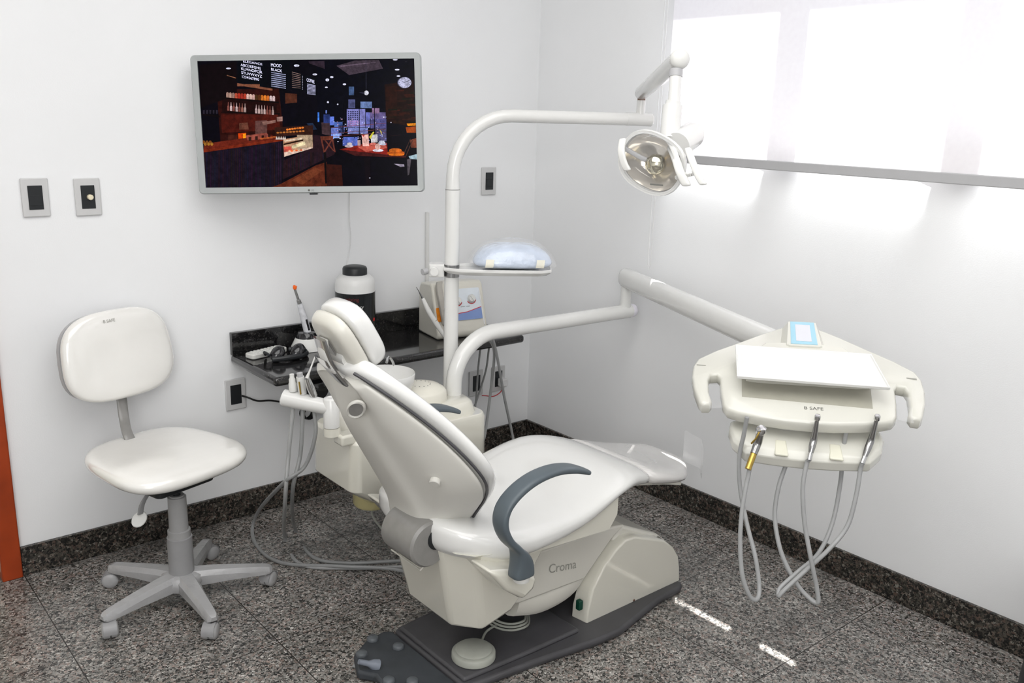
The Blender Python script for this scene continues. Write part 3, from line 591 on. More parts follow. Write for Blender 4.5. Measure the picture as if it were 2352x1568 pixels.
text('B SAFE', 'lettering', fbk, .014, M['inkl'], bk, -.032, .106, .0262)
post = MB().sweep([bcn+fb_n*-.032+fb_v*-.02, bcn+fb_n*-.036+fb_v*-.13, (-1.8475, -0.1381, 0.5130), (-1.8547, -0.2014, 0.4669), (-1.82, -.24, .388), (-1.81, -.34, .388)], w_, .034, .012, smooth=6)
post.build('back_post', M['roll'], st)
MB().prism(rrect(.20, .2, .02), -.055, -.026, frame((-1.81, -.40, .43), w_, h_, (0, 0, 1))).build('seat_plate', M['black'], st, bevel=.004)
MB().lathe([(.0375, .075), (.0375, .10), (.037, .213), (.034, .215)], sc, seg=32).build('base_sleeve', M['stgrey'], st, angle=50)
MB().lathe([(.0335, .20), (.0335, .236), (.0285, .238), (.027, .345), (.022, .347), (.022, .35)], sc, seg=32).build('gas_column', mat('column_grey', (.30, .30, .30), .35, noise=.04), st, angle=40)
MB().lathe([(.012, .33), (.012, .38)], sc, seg=20).build('piston', M['black'], st)
MB().lathe([(.020, .045), (.058, .05), (.064, .07), (.06, .088), (.045, .096), (.03, .098)], sc, seg=32).build('hub', M['legp'], st, angle=50)
for k in range(5):
    a = math.radians(-20+72*k); d = Vector((math.cos(a), math.sin(a), 0)); s_ = Vector((-math.sin(a), math.cos(a), 0))
    rings = []
    for r, w, zt, zb in ((.02, .030, .098, .052), (.08, .028, .096, .053), (.16, .0235, .088, .054), (.245, .019, .078, .052), (.262, .017, .074, .053), (.27, .010, .068, .056)):
        p = sc+d*r
        rings.append([p+s_*(-w)+Vector((0, 0, zb)), p+s_*w+Vector((0, 0, zb)), p+s_*w+Vector((0, 0, zt-.014)), p+s_*(w*.62)+Vector((0, 0, zt)), p+s_*(-w*.62)+Vector((0, 0, zt)), p+s_*(-w)+Vector((0, 0, zt-.014))])
    MB().loft(rings).build('spoke', M['legp'], st, bevel=.004, bseg=2)
    ca_ = a+[.9, -.6, .5, 1.1, -.7][k]; cd = Vector((math.cos(ca_), math.sin(ca_), 0)); cs = Vector((-math.sin(ca_), math.cos(ca_), 0)); cp = sc+d*.25
    cast = MB().lathe([(.009, .03), (.009, .056)], cp, seg=12).build('caster', M['stgrey'], st)
    wc = cp+cd*.014+Vector((0, 0, .0245))
    for sgn in (-1, 1): MB().lathe([(.001, .002), (.0235, .002), (.0243, .006), (.0243, .016), (.019, .021), (.008, .0225), (.001, .0225)], wc, cs*sgn, 24).build('wheel', mat('caster_grey', (.38, .38, .385), .35, noise=.04) if k == 0 and sgn < 0 else bpy.data.materials['caster_grey'], cast, angle=40)
    hood = MB(); hr = []
    for q in [math.radians(-10+16*j) for j in range(13)]:
        hr.append([wc+cs*x+(cd*math.cos(q)+Vector((0, 0, math.sin(q))))*rr for x, rr in ((-.018, .0248), (.018, .0248), (.018, .027), (-.018, .027))])
    hood.loft(hr).build('caster_hood', M['stgrey'], cast, angle=40)
lv = MB().sweep([(-1.83, -.40, .40), (-1.8961, -0.4352, 0.3468), (-1.9084, -0.4331, 0.3072)], w_, .018, .007, smooth=4).build('lever', M['stgrey'], st)
MB().lathe([(.001, -.004), (.024, -.003), (.026, 0), (.024, .003), (.001, .004)], (-1.9118, -0.4321, 0.2908), (-.5, -.7, .55), 24, sy=.8).build('lever_paddle', M['whitem'], lv, angle=50)

# ================================================================ DENTAL CHAIR
YC = -1.2
dc = empty('dental_chair', (-1.0, -1.2, 0), 'large white reclining dental chair with cream body, facing the window wall', 'dental chair')
# base plate
half = [(-1.402, .165), (-1.38, .178), (-1.17, .20), (-.955, .232), (-.87, .236), (-.81, .224), (-.71, .202), (-.63, .186), (-.53, .182), (-.50, .165)]
poly = [(x, YC-y) for x, y in half]+[(x, YC+y) for x, y in reversed(half)]
MB().prism(poly, .0, .024, lambda u, v, h: Vector((u, v, h))).build('base_plate', M['base'], dc, bevel=.010)
inner = [(-1.39, .158), (-1.17, .168), (-.975, .172)]
MB().prism([(x, YC-y) for x, y in inner]+[(x, YC+y) for x, y in reversed(inner)], .02, .036, lambda u, v, h: Vector((u, v, h))).build('base_step', M['base'], dc, bevel=.008)
# motor cover (two cheeks joined on the window side)
cov = [(-0.9266, -1.3500, 0.0073), (-0.9248, -1.3500, 0.0621), (-0.9060, -1.3500, 0.1321), (-0.8626, -1.3500, 0.1924), (-0.8152, -1.3500, 0.2321), (-0.7732, -1.3500, 0.2539), (-0.7303, -1.3500, 0.2513), (-0.6472, -1.3500, 0.2192), (-0.5868, -1.3500, 0.1950), (-0.5405, -1.3500, 0.1597), (-0.5099, -1.3500, 0.1177), (-0.4984, -1.3500, 0.0749), (-0.4923, -1.3500, 0.0017)]
cov = [(p[0], p[2]) for p in cov]; cov[0] = (cov[0][0], .022); cov[-1] = (cov[-1][0], .022)
for s in (-1, 1):
    mc = MB(); y_o, y_i = YC+s*.15, YC+s*.112
    n = len(cov); cx, cz = -.74, .036
    def sc2(k): return [((x-cx)*k+cx, (z-cz)*k+cz) for x, z in cov]
    mc.loft([[Vector((x, y_o, z)) for x, z in sc2(.975)], [Vector((x, y_o-s*.006, z)) for x, z in sc2(.993)], [Vector((x, y_o-s*.016, z)) for x, z in cov], [Vector((x, y_i-s*.02, z)) for x, z in sc2(1.03)]])
    mc.build('motor_cover', M['shell2'], dc, bevel=.003, angle=50)
md = MB().prism([p for p in [(-.80, .036), (-.80, .25), (-.76, .285), (-.59, .205), (-.545, .17), (-.53, .036)]], YC-.12, YC+.12, lambda u, v, h: Vector((u, h, v)))
md.build('motor_housing', M['shell'], dc, bevel=.01)
sw = Vector((-0.9438, -1.3380, 0.0879)); MB().box((sw.x-.012, -1.346, sw.z-.014), (sw.x+.004, -1.330, sw.z+.016)).build('power_switch', M['green'], dc, bevel=.002)
scw = Vector((-0.7186, -1.3505, 0.0288)); MB().lathe([(.004, 0), (.003, .002)], scw, (0, -1, 0), 12).build('screw', M['screw'], dc)
# lift arm with lettering
la = [(-1.3513, -1.3350, 0.3411), (-1.1211, -1.3350, 0.3122), (-0.8241, -1.3350, 0.3031), (-0.7644, -1.3350, 0.2931), (-0.8209, -1.3350, 0.2622), (-0.9297, -1.3350, 0.1649), (-1.1874, -1.3350, 0.1745), (-1.2970, -1.3350, 0.2226)]
MB().prism([(p[0], p[2]) for p in la], -1.335, -1.065, lambda u, v, h: Vector((u, h, v))).build('lift_arm', M['shell'], dc, bevel=.006)
lo_, hi_ = Vector((-1.0731, -1.3355, 0.2322)), Vector((-0.9530, -1.3355, 0.2125))
fl = frame(lo_, (hi_-lo_).normalized(), Vector((0, 0, 1)), (0, -1, 0)); text('Croma', 'lettering', fl, .040, M['inkl'], dc, -.004, 0, .0008, 'LEFT', sx=.98)
MB().lathe([(.06, 0), (.062, .02), (.05, .05)], (-1.03, -1.25, .12), (0, 0, 1), 24, sx=1.2).build('lift_motor', M['shell'], dc)
ms = MB().sweep([(-1.18, -1.27, .165), (-1.08, -1.27, .14), (-.98, -1.27, .15), (-.93, -1.27, .19)], (0, 1, 0), .12, .09, smooth=5).build('lower_cover', M['shell'], dc)
pillar = box('support_block', (-1.20, -1.17, .036), (-1.02, -1.08, .2), M['black'], dc, bevel=.005)
# rear body (wedge tub under the seat)
def tubring(z, k):
    b0 = [(-1.395, .10), (-1.335, .165), (-1.265, .195), (-1.225, .195)]; b1 = [(-1.455, .125), (-1.40, .205), (-1.30, .238), (-1.16, .238)]
    h = [(a[0]*(1-k)+b[0]*k, a[1]*(1-k)+b[1]*k) for a, b in zip(b0, b1)]
    zz = [z]*4
    return h
rb_ = []
for k, zs in ((0, (.165, .160, .205, .245)), (.18, (.22, .215, .25, .29)), (.6, (.33, .33, .34, .36)), (1, (.435, .435, .435, .435))):
    h = tubring(0, k)
    rb_.append([Vector((x, YC-y, z)) for (x, y), z in zip(h, zs)]+[Vector((x, YC+y, z)) for (x, y), z in reversed(list(zip(h, zs)))])
MB().loft(rb_).build('rear_body', M['shell2'], dc, bevel=.012, angle=30)
# side pod that carries the armrest
for s in (-1, 1):
    if s < 0: q = [(-1.4229, -1.4700, 0.4189), (-1.3101, -1.4700, 0.3884), (-1.2616, -1.4700, 0.3505), (-1.2707, -1.4700, 0.3201), (-1.3067, -1.4700, 0.3014), (-1.3656, -1.4700, 0.3462)]
    pod = MB().prism([(p[0], p[2]) for p in q], YC+s*.20, YC+s*.295, lambda u, v, h: Vector((u, h, v))).build('armrest_pod', M['shell2'], dc, bevel=.014)
# seat shell
ss = [(-1.5352, -1.4350, 0.4892), (-1.4635, -1.4350, 0.4462), (-1.3106, -1.4350, 0.4126), (-1.1292, -1.4350, 0.4227), (-0.9121, -1.4350, 0.4821), (-0.9131, -1.4350, 0.4081), (-0.9418, -1.4350, 0.3695), (-1.2205, -1.4350, 0.3847), (-1.3946, -1.4350, 0.3862), (-1.4894, -1.4350, 0.4195)]
ssp = [(p[0], p[2]) for p in ss]
MB().loft([[Vector((max(x, xm+.02*i_/9), YC+y, min(z, .425 if x < -1.2 and i_ < 3 else 9))) for i_, (x, z) in enumerate(ssp)] for y, xm in ((-.235, -1.37), (-.22, -1.41), (-.18, -1.44), (-.10, -1.455), (.10, -1.455), (.18, -1.44), (.22, -1.41), (.235, -1.37))]).build('seat_shell', M['shell2'], dc, bevel=.012)
# seat and leg cushion : sections along x
def cush_ring(x, w, zt, zb, crown=.0, e=.5, n=28):
    out = []; zc = (zt+zb)/2; hh = (zt-zb)/2
    for k in range(n):
        q = 2*PI*(k+.5)/n; y = sq(math.cos(q), e)*w; z = zc+sq(math.sin(q), .75)*hh
        if z > zc: z += crown*(1-(y/w)**2)
        out.append(Vector((x, YC+y, z)))
    return out
secs = [(-1.475, .085, .485, .440), (-1.470, .125, .500, .425), (-1.450, .175, .510, .402), (-1.41, .215, .505, .388), (-1.36, .242, .492, .376), (-1.31, .254, .482, .368), (-1.25, .260, .472, .368), (-1.12, .259, .470, .380), (-1.02, .256, .484, .404),
        (-.94, .250, .500, .442), (-.88, .240, .508, .452), (-.84, .228, .509, .450), (-.80, .212, .504, .440), (-.76, .200, .492, .430), (-.70, .193, .470, .416)]
MB().loft([cush_ring(x, w, t, b, -.012 if x < -1.0 else .0) for x, w, t, b in secs]).build('seat_cushion', M['vinyl'], dc, sub=1, angle=80)
secs2 = [(-.73, .192, .481, .425), (-.70, .193, .472, .417), (-.62, .188, .447, .396), (-.54, .180, .421, .374), (-.47, .164, .403, .356), (-.425, .132, .394, .350), (-.39, .120, .387, .348), (-.362, .095, .380, .348), (-.350, .07, .374, .350)]
lgc = MB().loft([[p+Vector((0, max(0, (x+.62)/.2)**1.3*.050, 0)) for p in cush_ring(x, w+.0015, t+.0015, b-.0015)] for x, w, t, b in secs2]).build('leg_rest', mat('wrapped_leg_vinyl', (.66, .645, .63), .13, coat=.9, noise=.02, nscale=6, bump=.06, bscale=10), dc, sub=1, angle=80)
fm = MB()
fm.add([(-.385, -1.235, .38), (-.39, -1.31, .38), (-.39, -1.31, .48), (-.385, -1.235, .49), (-.44, -1.36, .37), (-.44, -1.36, .47)], [(0, 1, 2, 3), (1, 4, 5, 2)])
fm.build('clear_cover', M['shield'], lgc)
MB().sweep([(-1.0, YC, .43), (-.8, YC, .425), (-.62, YC, .39), (-.5, YC, .358)], (0, 1, 0), .26, .02, smooth=4).build('leg_rest_frame', M['shell'], dc)
# hinge between seat and backrest
MB().lathe([(.02, -.115), (.056, -.115), (.062, -.108), (.062, .025), (.056, .032), (.02, .032)], (-1.468, YC, .432), (0, 1, 0), 36).build('hinge_barrel', M['roll'], dc, angle=40)
MB().lathe([(.030, 0), (.030, .0015)], (-1.450, YC-.1155, .445), (0, -1, 0), 20).build('hinge_recess', M['black'], dc)
hb = [(-1.4346, -1.3000, 0.4024), (-1.4912, -1.3000, 0.3627), (-1.4578, -1.1100, 0.3311)]
MB().tube(hb, .0022, 8).build('hinge_guard', M['shell'], dc)
# backrest: plane basis
Ba = Vector((-.62, 0, .785)).normalized(); Bn = Vector((.785, 0, .62)).normalized()
Bo = Vector((-1.303, YC, .480))
fb = lambda u, v, h: Bo+Ba*u+Vector((0, v, 0))+Bn*h
def brow(u):  # half width
    T = [(-.04, .075), (-.02, .09), (0, .11), (.04, .145), (.08, .185), (.12, .222), (.16, .247), (.20, .256), (.26, .245), (.34, .218), (.42, .186), (.49, .152), (.54, .124), (.565, .100), (.575, .08)]
    for (a, x), (b, y) in zip(T, T[1:]):
        if a <= u <= b: return x+(y-x)*(u-a)/(b-a)
    return T[0][1] if u < T[0][0] else T[-1][1]
us = [-.04, -.03, -.01, .02, .06, .10, .15, .20, .26, .32, .38, .44, .49, .525, .55, .567, .575]
def bend(u): return .032*math.sin(max(0, min(1, u/.57))*PI)-.03*(1-min(1, u/.12))**2*(u < .12)
rings = []
for i, u in enumerate(us):
    w = brow(u); hh = .028*(.55 if i in (0, len(us)-1) else .85 if i in (1, len(us)-2) else 1); ring = []
    for k in range(28):
        q = 2*PI*(k+.5)/28; v = sq(math.cos(q), .45)*w; h = sq(math.sin(q), .8)*hh+.006+bend(u)+.010*(abs(v)/.26)**2-.012*(1-(v/w)**2)
        ring.append(fb(u, v, h))
    rings.append(ring)
MB().loft(rings).build('back_cushion', M['vinyl'], dc, sub=1, angle=80)
# backrest shell : spine depth
rings = []
usb = [.0, .012, .04, .08, .12, .16, .20, .26, .32, .38, .43, .47, .505, .53, .545]
for i, u in enumerate(usb):
    w = brow(u)-.010 if u > .02 else brow(.02)-.010
    t = max(0, min(1, (u-.02)/.52)); dpt = (.122*(1-t)+.052*t+.026*math.sin(PI*t))*(1 if u < .42 else max(.3, 1-(u-.42)*5.5)); sw_ = .080*(1-t)+.054*t
    base = -.022+bend(u); e = .86 if i == 0 else .96 if i == 1 else .55 if i == len(usb)-1 else .85 if i == len(usb)-2 else 1
    if i == 0: w *= .93; sw_ *= .92
    h_e = base+.010*(w/.26)**2; dpt *= e
    prof = [(-w, h_e), (-w-.003, h_e-.012), (-w+.010, h_e-.026*e), (-w*.62-sw_*.3, base-.026-dpt*.40), (-sw_-.014, base-dpt*.80), (-sw_+.002, base-dpt), (0, base-dpt-.003), (sw_-.002, base-dpt), (sw_+.014, base-dpt*.80), (w*.62+sw_*.3, base-.026-dpt*.40), (w-.010, h_e-.026*e), (w+.003, h_e-.012), (w, h_e), (0, base)]
    sh_k = .50*max(0, 1-u/.40)
    rings.append([fb(u+sh_k*max(0, -(h+.03)), v, h) for v, h in prof])
MB().loft(rings).build('back_shell', M['backshell'], dc, sub=2, angle=80)
# gap line between cushion and shell
gl = MB(); gpts = [fb(u, -brow(u)+.006, -.022+bend(u)+.010*(brow(u)/.26)**2) for u in us[2:-1]]
gl.tube(gpts, .004, 6, smooth=3); gl.tube([Vector((p.x, 2*YC-p.y, p.z)) for p in gpts], .004, 6, smooth=3); gl.build('seam_gap', M['base'], dc)
bcap = fb(.24, -.175, -.066); MB().lathe([(.014, -.012), (.014, -.001), (.012, .001)], bcap, (Bn*-1+Vector((0, -.6, 0))).normalized(), 20).build('screw_cap', M['backshell'], dc)
# grab recess near top
gr = fb(.485, -.076, -.070); grn = (Bn*-1+Vector((0, -.7, 0))).normalized()
MB().lathe([(.030, -.006), (.030, .000), (.026, .002), (.022, -.001), (.022, -.01)], gr, grn, 28, sx=.7, sy=1.15).build('grip_ring', M['backshell'], dc, angle=60)
MB().lathe([(.0225, -.002), (.0225, -.001)], gr, grn, 24, sx=.7, sy=1.15).build('grip_recess', M['roll'], dc)
# neck bracket and headrest
Ha = Vector((-.50, 0, .866)); Hn = Vector((.866, 0, .50)); Ho = Vector((-1.650, YC-.012, .974))
fh = lambda u, v, h: Ho+Ha*u+Vector((0, v, 0))+Hn*h
nk = MB().sweep([fb(.50, 0, -.03), fb(.60, 0, -.035), fh(-.10, 0, -.055), fh(-.02, 0, -.062), fh(.04, 0, -.05)], (0, 1, 0), .055, .010, smooth=5).build('neck_bracket', M['chrome'], dc)
hr = MB(); rings = []
for h, s in ((.004, .92), (.010, .985), (.020, 1.), (.032, 1.), (.043, .975), (.051, .92), (.056, .80), (.058, .5)):
    rings.append([fh(sq(math.sin(q), .62)*.088*s, sq(math.cos(q), .62)*.080*s, h+.10*(sq(math.cos(q), .62)*.080*s)**2*3) for q in [2*PI*(k+.5)/36 for k in range(36)]])
hr.loft(rings).build('headrest', M['vinyl'], dc, sub=1, angle=80)
hs = MB(); rings = []
for h, s in ((.004, .96), (-.006, .97), (-.020, .93), (-.032, .84), (-.036, .7)):
    rings.append([fh(sq(math.sin(q), .62)*.088*s, sq(math.cos(q), .62)*.080*s, h+.10*(sq(math.cos(q), .62)*.080*s)**2*3) for q in [2*PI*(k+.5)/36 for k in range(36)]])
hs.loft(rings).build('headrest_shell', M['shell'], dc, sub=1, angle=80)
MB().prism(rrect(.050, .070, .010, cx=.018, cy=.0), -.040, -.034, lambda u, v, h: fh(v-.005, u, h)).build('headrest_recess', M['roll'], dc, bevel=.003)
MB().sweep([fh(-.085, 0, -.045), fh(-.045, 0, -.062), fh(.0, 0, -.060), fh(.035, 0, -.045)], (0, 1, 0), .042, .014, smooth=5).build('headrest_lever', M['whitem'], dc)
MB().tube([fb(.575, -.045, .01), fb(.575, .045, .01)], .024, 16).build('neck_pivot', M['whitem'], dc)
# armrests
def armrest(s):
    P = [(-1.3384, -1.5150, 0.3908), (-1.3400, -1.5150, 0.4292), (-1.3555, -1.5150, 0.4669), (-1.3899, -1.5150, 0.5050), (-1.4089, -1.5150, 0.5481), (-1.4021, -1.5150, 0.5878), (-1.3682, -1.5150, 0.6191), (-1.3139, -1.5150, 0.6413), (-1.2487, -1.5150, 0.6481), (-1.1861, -1.5150, 0.6387), (-1.1312, -1.5150, 0.6184)]
    P = [Vector((p[0]+(.06 if s > 0 else 0), YC+s*.315, p[2]-(.025 if s > 0 else 0))) for p in P]
    o = MB().sweep(P, (0, 1, 0), lambda u: .052, lambda u: .064*(1-min(1, u/.20)**2)+.020*min(1, u/.20)**2 if u < .9 else .020*(1-(u-.9)*3), smooth=6, n=16).build('armrest', M['arm'], dc, sub=1, angle=80)
    b = P[0]; MB().lathe([(.010, -.012), (.020, -.008), (.022, 0), (.022, .01)], b+Vector((0, 0, -.004)), (0, 0, 1), 20).build('armrest_pivot', M['whitem'], dc)
armrest(-1); armrest(1)

# pedal on the base plate, its coil, and the multi-button foot control
pd = empty('round_foot_pedal', (-1.31, -1.295, .036), 'round pale grey foot pedal lying on the dark chair base', 'pedal')
MB().lathe([(.057, 0), (.061, .003), (.061, .018), (.057, .022), (.053, .023)], pd.location, seg=40).build('rim', M['pedal'], pd, angle=50)
MB().lathe([(.051, .014), (.051, .027), (.045, .031), (.001, .032)], pd.location, seg=40).build('disc', M['pedal'], pd, angle=50)
ck = MB()
for k in range(3):
    pts = [(-1.11+(.062-.006*k)*math.cos(q)+.012*math.sin(2*q), -1.222+(.055-.005*k)*math.sin(q), .041+.007*k+.003*math.sin(3*q)) for q in [2*PI*j/24 for j in range(25)]]
    ck.tube(pts, .0036, 8, smooth=2)
ck.tube([(-1.165, -1.215, .042), (-1.21, -1.225, .042), (-1.258, -1.262, .044)], .0036, 8, smooth=5)
tag(ck.build('coiled_hose', M['pedal']), 'thin grey hose coiled on the dark chair base behind the round pedal', 'hose')
fc = empty('foot_control', (-1.50, -1.19, 0), 'dark grey foot control with joystick and round buttons beside the chair base', 'foot control')
fp = [Z_[:2] for Z_ in [(-1.5585, -1.0711, 0.0300), (-1.4963, -1.0325, 0.0300), (-1.4308, -1.0206, 0.0300), (-1.3699, -1.0380, 0.0300), (-1.3781, -1.2091, 0.0300), (-1.3897, -1.3560, 0.0300), (-1.4542, -1.3950, 0.0300), (-1.5903, -1.3779, 0.0300), (-1.5671, -1.2387, 0.0300), (-1.5614, -1.1903, 0.0300), (-1.5921, -1.1471, 0.0300)]]
fp = [(min(x, -1.408), y) for x, y in fp]
MB().prism(fp, .002, .028, lambda u, v, h: Vector((u, v, h))).build('housing', M['ftctl'], fc, bevel=.008)
for q in ((830,1500), (855,1466), (915,1483), (893,1558), (945,1560)):
    pass
for q in [(-1.5424, -1.0885, 0.0340), (-1.4792, -1.0423, 0.0340), (-1.4425, -1.1196, 0.0340), (-1.5482, -1.2366, 0.0340), (-1.5011, -1.2777, 0.0340)]: MB().lathe([(.0165, -.007), (.0165, 0), (.013, .004), (.001, .005)], q, (0, 0, 1), 20).build('button', mat('grey_button', (.09, .10, .11), .4, noise=.1) if 'grey_button' not in bpy.data.materials else bpy.data.materials['grey_button'], fc, angle=50)
js = Vector((-1.5351, -1.1609, 0.0300)); je = Vector((-1.5858, -1.1463, 0.0550))
MB().tube([js, js.lerp(je, .25), js.lerp(je, .5), je], [.017, .015, .008, .007], 16).build('joystick', mat('joystick_grey', (.18, .20, .24), .3, noise=.05), fc)
hose('foot_control_cable', [(-1.5697, -1.0896, 0.0060), (-1.5544, -1.1516, 0.0060), (-1.5644, -1.2448, 0.0060), (-1.6018, -1.4531, 0.0060)], .005, M['hose'], 'grey cable on the floor in front of the dark foot control', smooth=6)

# ================================================================ CUSPIDOR UNIT
cu_ = empty('cuspidor_unit', (-1.08, -.63, 0), 'cream spittoon unit with white bowl standing between chair and counter', 'dental unit')
def rloop(x0, x1, y0, y1, r, z, n=5): return [Vector((u, v, z)) for u, v in rrect(x1-x0, y1-y0, r, n, (x0+x1)/2, (y0+y1)/2)]
ub = MB().loft([rloop(-1.22, -.88, -.72, -.52, .05, .262), rloop(-1.30, -.86, -.75, -.50, .05, .285), rloop(-1.372, -.842, -.765, -.485, .04, .345), rloop(-1.368, -.845, -.765, -.485, .04, .50), rloop(-1.36, -.85, -.76, -.49, .04, .512)])
ub.build('body', M['shell2'], cu_, angle=50, bevel=.004)
MB().loft([rloop(-1.345, -.865, -.745, -.50, .05, .508), rloop(-1.335, -.875, -.735, -.51, .05, .548), rloop(-1.325, -.885, -.725, -.52, .05, .556)]).build('upper_deck', M['shell2'], cu_, angle=50)
MB().lathe([(.090, .552), (.088, .585), (.080, .594), (.070, .598), (.066, .603), (.04, .608), (.001, .609)], (-1.03, -.62, 0), seg=40).build('filter_lid', mat('cream_lid', (.72, .70, .62), .35, noise=.02), cu_, angle=50)
for k in range(14): MB().lathe([(.0022, .6085), (.0022, .6093)], (-1.03+.034*math.cos(2*PI*k/14), -.62+.034*math.sin(2*PI*k/14), -.0008), seg=8).build('drain_hole', M['ink'], cu_)
bw = MB().lathe([(.03, .552), (.045, .560), (.075, .595), (.092, .640), (.0955, .668), (.0935, .670), (.089, .645), (.070, .600), (.035, .575), (.001, .572)], (-1.165, -.62, 0), seg=48).build('bowl', M['white'], cu_, angle=60)
sp0 = Vector((-1.0921, -0.5550, 0.6619)); sp1 = Vector((-1.1156, -0.5600, 0.7000)); sp2 = Vector((-1.1430, -0.5900, 0.6932))
MB().tube([(sp0.x, -.555, .555), sp0, sp1, sp2], .0045, 10, smooth=6).build('spout', M['chrome'], cu_)
MB().lathe([(.055, .235), (.062, .245), (.062, .29)], (-1.235, -.64, 0), seg=32).build('waste_tank', M['tank'], cu_)
box('pedestal', (-.99, -.72, .0), (-.86, -.56, .27), M['shell'], cu_, bevel=.01)
MB().lathe([(.035, .0), (.045, .004), (.045, .02)], (-.905, -.64, .508), seg=24).build('arm_socket', M['shell2'], cu_)
# assistant arm
jt = Vector((-1.4083, -0.6982, 0.6049))
MB().box((-1.40, -.745, .50), (-1.30, -.69, .535)).build('arm_bracket', M['shell2'], cu_, bevel=.008)
MB().lathe([(.024, -.048), (.0245, -.044), (.0245, .040), (.021, .044), (.014, .046), (.012, .044)], jt, seg=32).build('arm_joint', M['white'], cu_, angle=50)
MB().lathe([(.026, -.075), (.026, -.050)], jt, seg=32).build('joint_foot', M['shell2'], cu_, angle=50)
al = Vector((-1.5078, -0.5863, 0.6380)); 
MB().tube([jt+Vector((0, 0, .012)), al, al+(al-jt).normalized()*.004], [.0235, .0265, .022], 28).build('holder_arm', M['white'], cu_)
ax = (al-jt)
def standing(name, t, top, r, m, label, extra=None):
    p = jt+ax*t+Vector((0, 0, .012)); return p
# things standing in the arm
n1 = jt+ax*.80+Vector((0, 0, .034)); o = empty('suction_tip_holder', n1, 'short white nozzle standing near the outer end of the holder arm', 'dental tool')
MB().lathe([(.012, -.004), (.012, .020), (.010, .024), (.010, .034), (.007, .040), (.007, .050), (.001, .051)], n1, (-.05, 0, 1), 20).build('nozzle', M['whitem'], o, angle=40)
n2 = jt+ax*.60+Vector((0, 0, .034)); o = empty('saliva_ejector', n2, 'white suction handle with grey tip, middle tool on the holder arm', 'dental tool')
MB().lathe([(.012, -.004), (.0125, .040), (.012, .052)], n2, (-.12, 0, 1), 20).build('handle', M['whitem'], o)
MB().lathe([(.009, .052), (.009, .064), (.001, .066)], n2, (-.12, 0, 1), 20).build('tip', M['greyp'], o)
MB().tube([n2+Vector((-.012, -.012, .0)), n2+Vector((-.017, -.014, .04))], .0025, 8).build('lever', M['brass'], o)
n3 = jt+ax*.36+Vector((0, 0, .034)); t3 = Vector((-1.4683, -0.6634, 0.7126)); t4 = Vector((-1.4422, -0.6693, 0.7775))
o = empty('air_water_syringe', n3, 'chrome air water syringe with long thin nozzle, innermost on the holder arm', 'dental tool')
MB().tube([n3, n3.lerp(t3, .5), t3], [.011, .012, .009], 16).build('handle', M['chrome'], o)
MB().tube([t3, t3.lerp(t4, .25), t4], [.006, .003, .0018], 12).build('nozzle', M['whitem'], o)
# hoses under the arm
hz = .006
e1 = jt+ax*.80; e2 = jt+ax*.60; e3 = jt+ax*.36
HG = 'hoses hanging from the holder arm'
hose('arm_hose', [e1+Vector((0, 0, -.012)), (-1.5135, -0.6176, 0.4696), (-1.5255, -0.6069, 0.3103), (-1.3785, -0.2861, 0.0120), (-1.4190, -0.4807, 0.0060), (-1.3045, -0.6003, 0.0060), (-1.1445, -0.7129, 0.0060), (-1.13, -.80, .03)], .0065, M['hosel'], 'pale grey hose hanging from the outer end of the holder arm to the floor', 'hose', HG)
hose('arm_hose', [e2+Vector((0, 0, -.012)), (-1.4844, -0.6378, 0.4693), (-1.4990, -0.6053, 0.3320), (-1.3187, -0.2445, 0.0120), (-1.3618, -0.4583, 0.0060), (-1.2879, -0.5713, 0.0060), (-1.1269, -0.6728, 0.0060), (-1.12, -.77, .02)], .0065, M['hose'], 'darker grey hose hanging from the middle of the holder arm to the floor', 'hose', HG)
hose('arm_hose', [e3+Vector((0, 0, -.012)), (-1.4477, -0.6664, 0.5267), (-1.4738, -0.6431, 0.4257), (-1.5333, -0.6126, 0.3724), (-1.4513, -0.2208, 0.1000), (-1.4737, -0.2363, 0.0120), (-1.4702, -0.4234, 0.0060), (-1.3299, -0.5872, 0.0150), (-1.2007, -0.7064, 0.0150), (-1.15, -.83, .02)], .0062, M['hose'], 'grey hose sweeping left in a wide loop from the syringe on the holder arm', 'hose', HG)
hose('floor_hose', [(-1.1489, -0.7716, 0.0200), (-1.0909, -0.5200, 0.0200), (-1.0789, -0.3861, 0.0500), (-1.1074, -0.4463, 0.1400), (-1.26, -.70, .27)], .004, M['pedal'], 'thin pale hose looping from under the spittoon unit behind the backrest', 'hose')

# ================================================================ OPERATING LAMP
lp = empty('operating_lamp', (-.868, -.57, .54), 'white dental operating lamp on a tall bent pole with jointed arm', 'lamp')
LX, LY = -.868, -.57
pb = Vector((LX, LY, .556)); ae = Vector((-0.1972, -0.8340, 1.4887)); AZ = ae.z
adir = (ae-Vector((LX, LY, AZ))); adir.z = 0; al_ = adir.length; adir.normalize(); Rb = .20
pts = [Vector((LX, LY, .555)), Vector((LX, LY, 1.24)), Vector((LX, LY, AZ-Rb))]
for k in range(1, 10):
    q = PI/2*k/10; pts.append(Vector((LX, LY, AZ-Rb))+adir*(Rb*(1-math.cos(q)))+Vector((0, 0, Rb*math.sin(q))))
pts += [Vector((LX, LY, AZ))+adir*Rb, Vector((LX, LY, AZ))+adir*(al_-.10)]
MB().tube(pts, [.0255]+[.0245]+[.022]*(len(pts)-2), 24).build('pole', M['white'], lp, angle=50)
MB().lathe([(.0248, -.0008), (.0248, .0008)], (LX, LY, 1.245), seg=24).build('seam_ring', M['ink'], lp)
MB().tube([Vector((LX, LY, AZ))+adir*(al_-.10), Vector((LX, LY, AZ))+adir*(al_-.004), Vector((LX, LY, AZ))+adir*al_], [.0225, .0235, .020], 24).build('end_sleeve', M['white'], lp)
sb = Vector((LX, LY, AZ))+adir*(al_-.045)
